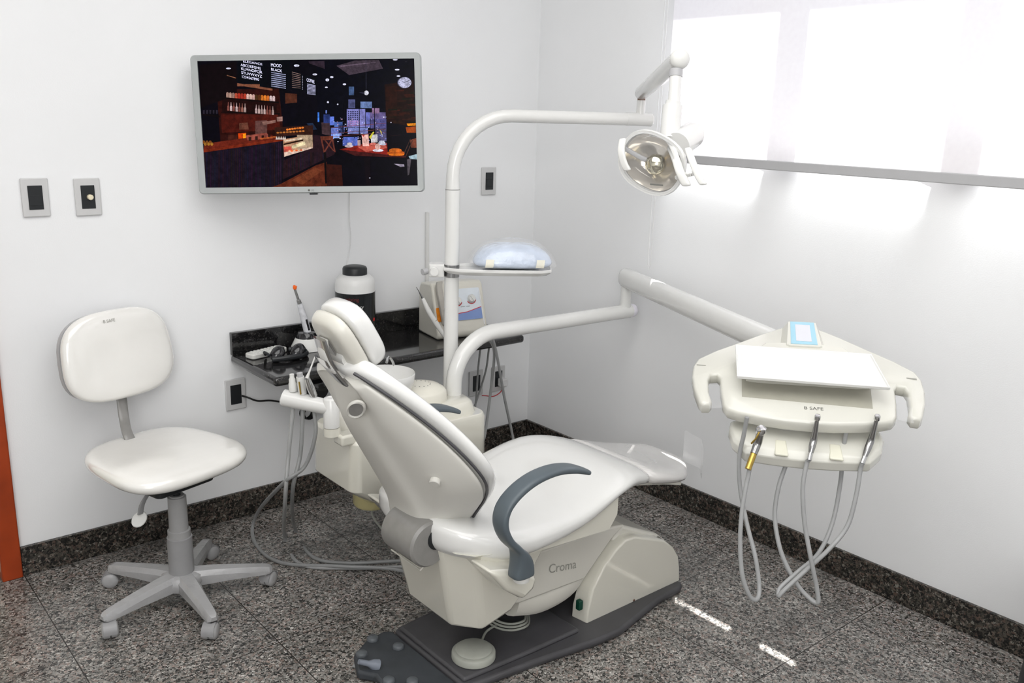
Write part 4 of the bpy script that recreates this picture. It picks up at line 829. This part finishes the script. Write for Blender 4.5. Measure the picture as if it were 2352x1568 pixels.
MB().tube([sb, sb+Vector((0, 0, .065))], .0155, 20).build('elbow_stub', M['white'], lp)
MB().tube([sb+Vector((0, 0, .060)), sb+Vector((0, 0, .072))], .014, 16).build('elbow_gap', M['screw'], lp)
ball = Vector((-0.7109, -1.3728, 1.6496)); s0 = sb+Vector((0, 0, .090)); dd = (ball-s0).normalized()
MB().tube([s0-dd*.020, s0-dd*.012, s0, s0.lerp(ball, .5), ball], [.013, .021, .0245, .0255, .0265], 28).build('spring_arm', M['white'], lp)
MB().lathe([(.001, -.030), (.014, -.028), (.025, -.018), (.0265, -.004), (.0265, .010), (.024, .018), (.015, .025), (.001, .027)], ball, dd, 32).build('ball_joint', M['whitem'], lp, angle=70)
r0 = Vector((-0.7209, -1.3731, 1.6234)); r1 = Vector((-0.7375, -1.3877, 1.5372)); r2 = Vector((-0.7413, -1.3871, 1.5292)); r3 = Vector((-0.7595, -1.4000, 1.4441))
MB().tube([r0, r0.lerp(r1, .22)], .0180, 24).build('upper_collar', M['greyp'], lp)
MB().tube([r0.lerp(r1, .2), r1], .0165, 24).build('drop_rod', M['white'], lp)
MB().tube([r1-(r1-r2)*.5-Vector((0, 0, -.008)), r2], .0205, 24).build('lower_collar', M['white'], lp)
MB().tube([r2, r3], .0265, 28).build('sleeve', M['white'], lp)
# lamp head
hc = Vector((-0.8979, -1.4645, 1.3854)); hn = (RX*-.50+RY*-.30+RZ*.81).normalized(); hx = (RX*.80+RY*-.52+RZ*.30); hx = (hx-hn*hx.dot(hn)).normalized(); hy = hn.cross(hx)
fhd = frame(hc, hx, hy, hn)
def ell(a, b, h, n=40): return [fhd(a*sq(math.cos(2*PI*k/n), .85), b*sq(math.sin(2*PI*k/n), .85), h) for k in range(n)]
MB().loft([ell(.088, .074, .004), ell(.091, .077, 0), ell(.089, .075, -.014), ell(.072, .060, -.040), ell(.045, .038, -.056), ell(.012, .012, -.062)]).build('head_shell', M['white'], lp, angle=60) if False else None
sh = MB().loft([ell(.082, .068, .006), ell(.090, .076, .008), ell(.092, .078, 0), ell(.089, .075, -.012), ell(.072, .060, -.040), ell(.045, .038, -.056), ell(.012, .012, -.062), ell(.010, .010, -.058), ell(.042, .035, -.052), ell(.068, .056, -.036), ell(.082, .068, -.006)], cap=False, close=True)
sh.build('head_shell', M['white'], lp, angle=60)
MB().loft([ell(.080, .066, -.006), ell(.066, .054, -.034), ell(.041, .034, -.049), ell(.006, .006, -.053)], cap=False).build('reflector', M['glassamber'], lp, angle=60)
MB().loft([ell(.087, .073, .009), ell(.080, .066, .022), ell(.055, .045, .034), ell(.01, .01, .038)], cap=False).build('clear_shield', M['shield'], lp, angle=60)
MB().sweep([fhd(-.086, 0, .0), fhd(-.04, -.005, -.012), fhd(0, -.004, -.018)], hy, .012, .008, smooth=4).build('bulb_bracket', M['greyp'], lp)
bb = hc+hx*.010+hy*.0
MB().lathe([(.004, -.04), (.012, -.034), (.0235, -.020), (.0265, -.004), (.0255, .006), (.016, .017), (.001, .020)], bb, hn, 28).build('bulb_cap', M['bulb'], lp, angle=60)
MB().lathe([(.008, -.05), (.010, -.03)], bb, hn, 16).build('bulb_neck', M['brass'], lp)
# rear cylinder
cyl1, cyl0 = Vector((-0.6688, -1.4048, 1.4575)), Vector((-0.7629, -1.4301, 1.4261))
MB().tube([cyl0, cyl0.lerp(cyl1, .9), cyl1], [.036, .036, .033], 32).build('lamp_socket', M['white'], lp)
MB().tube([cyl1, cyl1+(cyl1-cyl0).normalized()*.012], .003, 8).build('thumb_screw', M['chrome'], lp)
# yoke and grips, curved straps around the head
def strap(pts, w, t, nm, m=M['whitem']): return MB().sweep([Vector(p) for p in pts], RX*.8+RZ*.6, w, t, smooth=5).build(nm, m, lp, sub=1, angle=80)
strap([(-0.9606, -1.4188, 1.4440), (-0.9756, -1.4292, 1.4155), (-0.9754, -1.4388, 1.3870), (-0.9700, -1.4504, 1.3661)], .020, .010, 'grip')
strap([(-0.8558, -1.4868, 1.4254), (-0.8894, -1.5348, 1.3990), (-0.9094, -1.5682, 1.3695), (-0.9091, -1.5930, 1.3365)], .024, .016, 'grip')
strap([(-0.8463, -1.5355, 1.4255), (-0.8666, -1.5689, 1.3954), (-0.8767, -1.5979, 1.3635), (-0.8775, -1.6183, 1.3408)], .020, .012, 'grip')
strap([(-0.9043, -1.5571, 1.3549), (-0.8877, -1.5689, 1.3617), (-0.8646, -1.5795, 1.3684)], .020, .013, 'grip_bridge')
strap([(-0.9053, -1.4377, 1.4471), (-0.8971, -1.4694, 1.4538), (-0.8830, -1.4984, 1.4432), (-0.8888, -1.5300, 1.4147), (-0.9033, -1.5567, 1.3793)], .016, .010, 'yoke')
fgb = frame((-0.8968, -1.5792, 1.3605), RX, RY, RZ); text('B SAFE', 'lettering', fgb, .008, M['ink'], lp, 0, -.002, .012)
MB().prism([(-.016, -.002), (.016, -.0045), (.016, -.001), (-.016, .002)], 0, .001, frame((-0.9617, -1.5407, 1.3392), RX, RY, RZ)).build('hinge_mark', M['ink'], lp)
# shelf on the pole
SZ = .966
fsh = frame((LX, LY, SZ), Vector((.83, -.557, 0)), Vector((.557, .83, 0)), (0, 0, 1))
shp = [(-.03, -.04), (.03, -.075), (.16, -.085), (.30, -.085), (.335, -.065), (.345, 0), (.335, .06), (.30, .08), (.16, .08), (.08, .065), (.03, .05), (-.03, .04)]
sh_ = MB(); sh_.loft([[fsh(.17+(u-.17)*.90, v*.86, 0) for u, v in shp], [fsh(u, v, .012) for u, v in shp], [fsh(u, v, .022) for u, v in shp], [fsh(.17+(u-.17)*.97, v*.93, .022) for u, v in shp], [fsh(.17+(u-.17)*.93, v*.88, .014) for u, v in shp]])
sh_.build('pole_shelf', M['white'], lp, bevel=.003, angle=40)
ck_ = frame((LX, LY, SZ+.006), Vector((.83, -.557, 0)), Vector((.557, .83, 0)), (0, 0, 1))
MB().box((0, 0, 0), (0, 0, 0)) 
MB().prism(rrect(.052, .056, .006, cx=-.052, cy=0), -.020, .024, ck_).build('shelf_clamp', M['white'], lp, bevel=.003)
MB().tube([ck_(-.060, -.030, .002), ck_(-.060, -.048, .002)], .014, 20).build('clamp_knob', M['white'], lp)
MB().tube([ck_(-.085, -.02, .0), ck_(-.100, -.03, -.002)], .011, 16).build('clamp_lever', M['greyp'], lp)
MB().lathe([(.026, -.020), (.0262, .022)], (LX, LY, SZ+.004), seg=24).build('clamp_ring', M['steel'], lp)

# packet on the shelf
pk = empty('blue_packet', fsh(.20, .0, .024), 'plump pale blue packet in clear plastic resting on the pole shelf', 'packet')
fpk = frame(fsh(.205, .0, .020), Vector((.83, -.557, 0)), Vector((.557, .83, 0)), (0, 0, 1))
rk = random.Random(5); rings = []
N = 36
for h, s in ((.0, .62), (.006, .86), (.014, .98), (.022, 1.), (.034, .97), (.052, .88), (.066, .76), (.076, .58), (.082, .34), (.084, .04)):
    rings.append([fpk(sq(math.cos(2*PI*k/N), .62)*.138*s*(1+rk.uniform(-.015, .015)), sq(math.sin(2*PI*k/N), .62)*.090*s*(1+rk.uniform(-.03, .03)), h+rk.uniform(-.002, .002)) for k in range(N)])
MB().loft(rings).build('packet_body', M['bagblue'], pk, sub=1, angle=80)
for s in (-.085, .085): MB().sweep([fpk(s, -.0915, .012), fpk(s+.002, -.0925, .022), fpk(s+.004, -.087, .038)], fpk(1, 0, 0)-fpk(0, 0, 0), .028, .0015, smooth=4).build('tape', M['tape'], pk)
rings = []
for h, s in ((.012, 1.06), (.034, 1.03), (.060, .92), (.082, .72), (.096, .42), (.10, .05)):
    rings.append([fpk(sq(math.cos(2*PI*k/N), .55)*.142*s*(1+rk.uniform(-.02, .02)), sq(math.sin(2*PI*k/N), .55)*.094*s*(1+rk.uniform(-.03, .03)), h+rk.uniform(-.003, .003)) for k in range(N)])
MB().loft(rings, cap=False).build('outer_wrap', M['film'], pk, sub=1, angle=80)

# ================================================================ DELIVERY UNIT
dv = empty('delivery_unit', (-.905, -.64, .528), 'white delivery unit: bent pipe, spring arm and winged instrument head over the chair', 'dental unit')
PX, PY = -.905, -.64; ea = Vector((-.07, -.67, .755)); AZ = .755
pd_ = Vector((ea.x-PX, ea.y-PY, 0)); pl = pd_.length; pd_.normalize(); Rb = .17
pts = [Vector((PX, PY, .515)), Vector((PX, PY, AZ-Rb))]
for k in range(1, 12):
    q = PI/2*k/12; pts.append(Vector((PX, PY, AZ-Rb))+pd_*(Rb*(1-math.cos(q)))+Vector((0, 0, Rb*math.sin(q))))
pts += [Vector((PX, PY, AZ))+pd_*Rb, Vector((PX, PY, AZ))+pd_*(pl-.0)]
MB().tube(pts, .0275, 28).build('pipe_arm', M['white'], dv, angle=50)
MB().lathe([(.0275, -.002), (.0275, .008), (.024, .022), (.014, .030), (.001, .032)], Vector((PX, PY, AZ))+pd_*pl, pd_, 28).build('end_cap', mat('pale_cap', (.72, .70, .76), .4, noise=.02), dv, angle=60)
st0 = Vector((PX, PY, AZ))+pd_*(pl-.025)
MB().tube([st0, st0+Vector((0, 0, .105))], .0215, 24).build('swivel_stub', M['white'], dv)
sa0 = st0+Vector((0, 0, .132)); 
TR, TB, TN = Vector((.6197, -.7846, .0184)), Vector((.7208, .5782, .3822)), Vector((-.3105, -.2236, .9239)); TO = Vector((-.7747, -1.9152, .7914))
ftr = frame(TO, TR, TB, TN)
sa1 = ftr(0, .29, -.015); d5 = (sa1-sa0).normalized()
ma = MB(); side = d5.cross(Vector((0, 0, 1))).normalized(); upv = side.cross(d5).normalized()
rings = []
Lg = (sa1-sa0).length
for t, s, dz in ((-.035, .35, .0), (-.033, .72, .0), (-.022, .92, 0), (-.008, 1., 0), (.10, 1., 0), (Lg, 1., 0)):
    rings.append([sa0+d5*t+side*(sq(math.cos(q), .8)*.030*s)+upv*(sq(math.sin(q), .8)*.038*s) for q in [2*PI*k/28 for k in range(28)]])
ma.loft(rings); ma.build('spring_arm', M['white'], dv, angle=50)
MB().tube([sa0+d5*(-.01)-side*.0300-upv*.012, sa1-side*.0300-upv*.012], .0010, 6).build('arm_seam', M['ink'], dv)
# head body
hf = [(0, -.002), (.06, .0), (.12, .008), (.17, .018), (.195, .028), (.205, .045), (.212, .10), (.214, .150), (.222, .166), (.238, .162), (.244, .140), (.241, .09), (.233, .055), (.238, .042), (.258, .040), (.265, .050), (.279, .100), (.286, .150), (.285, .195), (.274, .228), (.228, .270), (.165, .315), (.105, .360), (.050, .396), (0, .400)]
def mirror(h): return h+[(-u, v) for u, v in reversed(h) if abs(u) > 1e-6]
hp_ = mirror(hf)
def inset(poly, d):
    out = []; n = len(poly); A = sum(poly[i][0]*poly[(i+1) % n][1]-poly[(i+1) % n][0]*poly[i][1] for i in range(n)); sg = 1 if A > 0 else -1
    for i in range(n):
        a, b, c = Vector(poly[i-1]), Vector(poly[i]), Vector(poly[(i+1) % n])
        e1 = (b-a).normalized(); e2 = (c-b).normalized(); nn = Vector((-(e1.y+e2.y), e1.x+e2.x)); nn = nn.normalized()*sg if nn.length > 1e-6 else Vector((0, 0)); out.append(tuple(b+nn*d))
    return out
hd = MB().loft([[ftr(u, v, -.032) for u, v in inset(hp_, .004)], [ftr(u, v, -.026) for u, v in hp_], [ftr(u, v, -.006) for u, v in hp_], [ftr(u, v, 0) for u, v in inset(hp_, .003)], [ftr(u, v, .002) for u, v in inset(hp_, .007)]])
hd.build('head_body', M['shell'] if False else mat('unit_cream', (.62, .615, .56), .25, coat=.5, noise=.02, nscale=5), dv, angle=40)
UC = bpy.data.materials['unit_cream']
# raised centre and screen turret
pl_ = mirror([(0, .138), (.12, .138), (.150, .142), (.153, .16), (.150, .22), (.10, .29), (0, .30)])
MB().loft([[ftr(u, v, .0) for u, v in pl_], [ftr(u, v, .022) for u, v in inset(pl_, .003)], [ftr(u, v, .026) for u, v in inset(pl_, .008)]]).build('raised_deck', UC, dv, angle=40)
tu2 = mirror([(0, .270), (.038, .270), (.047, .276), (.044, .32), (.038, .385), (0, .388)])
MB().loft([[ftr(u*1.3, .33+(v-.33)*1.05, .0) for u, v in tu2], [ftr(u, v, .024) for u, v in tu2], [ftr(u, v, .03) for u, v in inset(tu2, .003)]]).build('control_turret', UC, dv, angle=40)
MB().prism(mirror([(0, .280), (.034, .280), (.031, .382), (0, .382)]), .030, .0312, ftr).build('blue_keypad', M['blue'], dv)
MB().prism(mirror([(0, .292), (.020, .292), (.019, .368), (0, .368)]), .0312, .0320, ftr).build('display', M['scr'], dv)
for s in (-1, 1): MB().prism([(s*.262-.014, .196), (s*.262+.010, .192 if s > 0 else .196), (s*.262+.010, .198), (s*.262-.014, .200)], .0024, .0028, ftr).build('wing_marking', M['inkl'], dv)
text('B SAFE', 'lettering', ftr, .016, M['ink'], dv, .012, .046, .0024)
MB().prism([(-.160, .078), (.152, .066), (.156, .150), (-.160, .150)], .0015, .0025, ftr).build('tray_shade_panel', mat('shade_taupe', (.40, .39, .33), .35, noise=.05), dv)  # thin flat panel, its darker colour stands in for shade under the tray
# film strips across the handle gaps
for s in (-1, 1): MB().add([ftr(s*u, v, .003) for u, v in ((.205, .03), (.24, .022), (.245, .12), (.212, .12))], [(0, 1, 2, 3)]).build('clear_wrap', M['film'], dv)
# lower box and instrument holder
MB().prism(rrect(.115, .10, .008, cx=-.008, cy=.085), -.075, -.030, ftr).build('lower_box', M['greyp'], dv, bevel=.004)
hz_ = -.085
bar = [(-.192, .030), (-.188, .062), (-.09, .072), (0, .074), (.09, .072), (.188, .062), (.192, .030), (.182, -.012), (.150, -.052), (.07, -.060), (0, -.062), (-.07, -.060), (-.150, -.052), (-.182, -.012)]
bv = .005
bar = [(u*.97, v+bv) for u, v in bar]
MB().loft([[ftr(u, v, hz_-.022) for u, v in inset(bar, .006)], [ftr(u, v, hz_-.016) for u, v in bar], [ftr(u, v, hz_+.010) for u, v in bar], [ftr(u*.97, v*.86+.003, hz_+.020) for u, v in bar], [ftr(u*.93, v*.70+.005, hz_+.024) for u, v in bar]]).build('instrument_holder', UC, dv, bevel=.003, angle=40)
for u in (-.062, .066): MB().prism([(u-.016, -.056), (u+.016, -.058), (u+.013, -.005), (u-.013, -.003)], hz_+.018, hz_+.0255, ftr).build('holder_notch', mat('notch_cream', (.70, .69, .58), .4, noise=.02) if 'notch_cream' not in bpy.data.materials else bpy.data.materials['notch_cream'], dv, bevel=.003)
MB().prism(rrect(.10, .03, .004, cx=0, cy=.075), hz_-.010, hz_+.03, ftr).build('holder_neck', M['greyp'], dv)

# white instrument tray on the deck
ty = empty('instrument_tray', ftr(0, .15, .044), 'flat rectangular white tray on the winged delivery head', 'tray')
tp = [(-.176, .090), (.186, .084), (.158, .218), (-.180, .224)]
tq = inset(tp, .006)
MB().loft([[ftr(u, v, .046) for u, v in tq], [ftr(u, v, .050) for u, v in tp], [ftr(u, v, .058) for u, v in tp], [ftr(u, v, .058) for u, v in inset(tp, .004)], [ftr(u, v, .054) for u, v in inset(tp, .007)]]).build('tray_body', M['white'], ty, bevel=.0012)
MB().prism([(u*.84, .170+(v-.165)*.62) for u, v in tp], .026, .0465, ftr).build('tray_underside', M['pedal'] if False else mat('tray_under', (.42, .41, .36), .4, noise=.03), ty)

# handpieces on the holder with hoses
def lead(name, top, mid, bot, hose_pts, label, kind):
    o = empty(name, mid, label, 'dental handpiece')
    T, Mi, B = Vector(top), Vector(mid), Vector(bot)
    ax_ = (T-Mi).normalized()
    if kind == 'turbine':
        MB().tube([B, B.lerp(Mi, .5), Mi, Mi.lerp(T, .45), T], [.0062, .0085, .0085, .0062, .0045], 18, smooth=4).build('handle', M['steel'], o)
        hd_ = (TN*.35-TB*.9).normalized()
        MB().lathe([(.0055, -.007), (.0072, -.005), (.0075, .004), (.006, .008), (.001, .009)], T+ax_*.002, (RY*.9+RZ*.4).normalized(), 20).build('turbine_head', M['chrome'], o, angle=50)
        MB().tube([B, B+(B-Mi).normalized()*.018], .0062, 14).build('coupling', M['chrome'], o)
    else:
        MB().tube([B, Mi, T], [.0085, .010, .0095], 18, smooth=4).build('handle', M['steel'], o)
        MB().lathe([(.001, -.010), (.0105, -.009), (.0125, -.003), (.0125, .004), (.009, .010), (.001, .011)], T, (RY*.8+RZ*.6+RX*.3).normalized(), 20).build('knob', M['chrome'], o, angle=50)
        MB().tube([(-0.9214, -1.8740, 0.7856), (-0.9272, -1.8713, 0.7707), (-0.9270, -1.8595, 0.7539)], .0024, 8).build('thumb_lever', M['brass'], o)
        MB().tube([B, B+(B-Mi).normalized()*.04], .0078, 14).build('coupling', M['brass'], o)
    MB().tube([B+(B-Mi).normalized()*.016]+[Vector(p) for p in hose_pts], .0054, 12, smooth=10).build('hose', M['hosel'], o)
lead('multi_function_syringe', (-0.9011, -1.8650, 0.7830), (-0.8900, -1.8526, 0.7470), (-0.9077, -1.8555, 0.7218),
     [(-0.9164, -1.8544, 0.6865), (-0.9390, -1.8604, 0.5985), (-0.9529, -1.8721, 0.5156), (-0.9573, -1.8908, 0.4323), (-0.9441, -1.9086, 0.3798), (-0.9243, -1.9161, 0.3669), (-0.9037, -1.9068, 0.3863), (-0.8968, -1.8827, 0.4562), (-0.8856, -1.8406, 0.5300), (-0.8782, -1.8069, 0.6093), (-0.8775, -1.7954, 0.6865), (-0.8780, -1.8022, 0.7460), (-0.8816, -1.8095, 0.7962)],
     'steel syringe with brass coupling, leftmost of the three tools on the holder bar', 'syringe')
lead('turbine_handpiece', (-0.7946, -1.9450, 0.8139), (-0.7862, -1.9376, 0.7559), (-0.8022, -1.9429, 0.7277),
     [(-0.8096, -1.9402, 0.7006), (-0.8222, -1.9446, 0.6433), (-0.8262, -1.9622, 0.5599), (-0.8264, -1.9890, 0.4788), (-0.8124, -2.0066, 0.4003), (-0.8104, -2.0133, 0.3650), (-0.8149, -1.9958, 0.3655), (-0.8275, -1.9612, 0.3968), (-0.8378, -1.9166, 0.4637), (-0.8302, -1.8834, 0.5424), (-0.8132, -1.8733, 0.6160), (-0.7878, -1.8738, 0.6794)],
     'angled steel handpiece, middle of the three tools on the holder bar', 'turbine')
lead('turbine_handpiece', (-0.6856, -2.0361, 0.8179), (-0.6811, -2.0261, 0.7577), (-0.7039, -2.0278, 0.7232),
     [(-0.7129, -2.0261, 0.6890), (-0.7268, -2.0310, 0.6266), (-0.7493, -2.0297, 0.5526), (-0.7936, -2.0113, 0.4952), (-0.8278, -1.9802, 0.4406), (-0.8709, -1.9539, 0.3894), (-0.8776, -1.9466, 0.3741), (-0.8643, -1.9397, 0.3878), (-0.8239, -1.9556, 0.4227), (-0.7677, -1.9753, 0.4663), (-0.7222, -1.9771, 0.5360), (-0.6940, -1.9695, 0.6308), (-0.6965, -1.9676, 0.7114), (-0.6998, -1.9706, 0.7753)],
     'angled steel handpiece, rightmost of the three tools on the holder bar', 'turbine')

# dark bin at the right edge
bn = empty('waste_bin', (-.42, -2.52, 0), 'dark grey cylindrical bin cut off at the right edge by the window wall', 'bin')
MB().lathe([(.165, 0), (.170, .01), (.150, .40), (.145, .43), (.10, .45), (.001, .455)], bn.location, seg=40).build('body', mat('bin_grey', (.03, .032, .035), .5, noise=.1), bn, angle=50)

# ================================================================ LIGHT
def area(name, loc, rot, sx, sy, power, color=(1, 1, 1), shape='RECTANGLE', spread=180):
    l = bpy.data.lights.new(name, 'AREA'); l.shape = shape; l.size = sx; l.size_y = sy; l.energy = power; l.color = color; l.spread = math.radians(spread)
    o = bpy.data.objects.new(name, l); col.objects.link(o); o.location = loc; o.rotation_euler = rot; return o
for i, (x, y) in enumerate(((-3.0, -3.2), (-1.6, -3.4), (-2.4, -1.6))):
    cf = empty('ceiling_downlight', (x, y, CEIL), ['round white ceiling downlight behind the viewer', 'round white ceiling downlight near the window wall', 'round white ceiling downlight above the stool'][i], 'ceiling light')
    MB().lathe([(.11, -.012), (.115, 0), (.085, 0), (.085, -.010)], cf.location, seg=32, cap=False).build('ring', M['white'], cf)
    MB().lathe([(.084, -.004), (.084, -.002)], cf.location, seg=32).build('diffuser', M['light'], cf)
area('ceiling_light_lamp', (-2.1, -2.4, CEIL-.05), (0, 0, 0), 2.6, 2.8, 62, (1, .99, .97))
area('room_fill_lamp', (-3.7, -4.2, 1.9), (math.radians(72), 0, math.radians(-42)), 1.8, 1.4, 48, (1, .99, .98))
for y0, y1 in ((-1.19, -.80), (-1.775, -1.345), (-2.36, -1.93), (-3.4, -2.515)):  # added lamps hidden behind the blind, for the glow on the wall below
    dv_ = Vector((.20, .34, -1)).normalized()
    o_ = area('added_blind_gap_glow', (-.022, (y0+y1)/2, 1.385), dv_.to_track_quat('-Z', 'Y').to_euler(), .03, y1-y0, .62*(y1-y0), (1, 1, 1), spread=40)
    zq = -dv_; yq = Vector((0, 1, 0)); yq = (yq-zq*yq.dot(zq)).normalized(); xq = yq.cross(zq); o_.rotation_euler = Matrix((xq, yq, zq)).transposed().to_euler()
sun = bpy.data.lights.new('sun', 'SUN'); sun.energy = 22; sun.angle = math.radians(.5); sun.color = (1, .98, .95)
so_ = bpy.data.objects.new('sun', sun); col.objects.link(so_)
sd = Vector((-.402, -.30, -1.0)).normalized(); so_.rotation_euler = sd.to_track_quat('-Z', 'Y').to_euler(); so_.location = (3, 2, 6)
w = bpy.data.worlds.new('world'); bpy.context.scene.world = w; w.use_nodes = True
w.node_tree.nodes['Background'].inputs[0].default_value = (.80, .88, 1, 1); w.node_tree.nodes['Background'].inputs[1].default_value = 1.25

# ================================================================ CAMERA
cam = bpy.data.cameras.new('camera'); cam.sensor_width = 36; cam.lens = 2072.26/2352*36; cam.clip_start = .02
co = bpy.data.objects.new('camera', cam); col.objects.link(co)
co.matrix_world = Matrix(((RX.x, RY.x, RZ.x, CAM.x), (RX.y, RY.y, RZ.y, CAM.y), (RX.z, RY.z, RZ.z, CAM.z), (0, 0, 0, 1)))
sc_ = bpy.context.scene; sc_.camera = co
sc_.view_settings.view_transform = 'Standard'; sc_.view_settings.look = 'None'; sc_.view_settings.exposure = 0
sc_.cycles.max_bounces = 10; sc_.cycles.diffuse_bounces = 6; sc_.cycles.transparent_max_bounces = 16; sc_.cycles.caustics_reflective = False; sc_.cycles.sample_clamp_indirect = 4
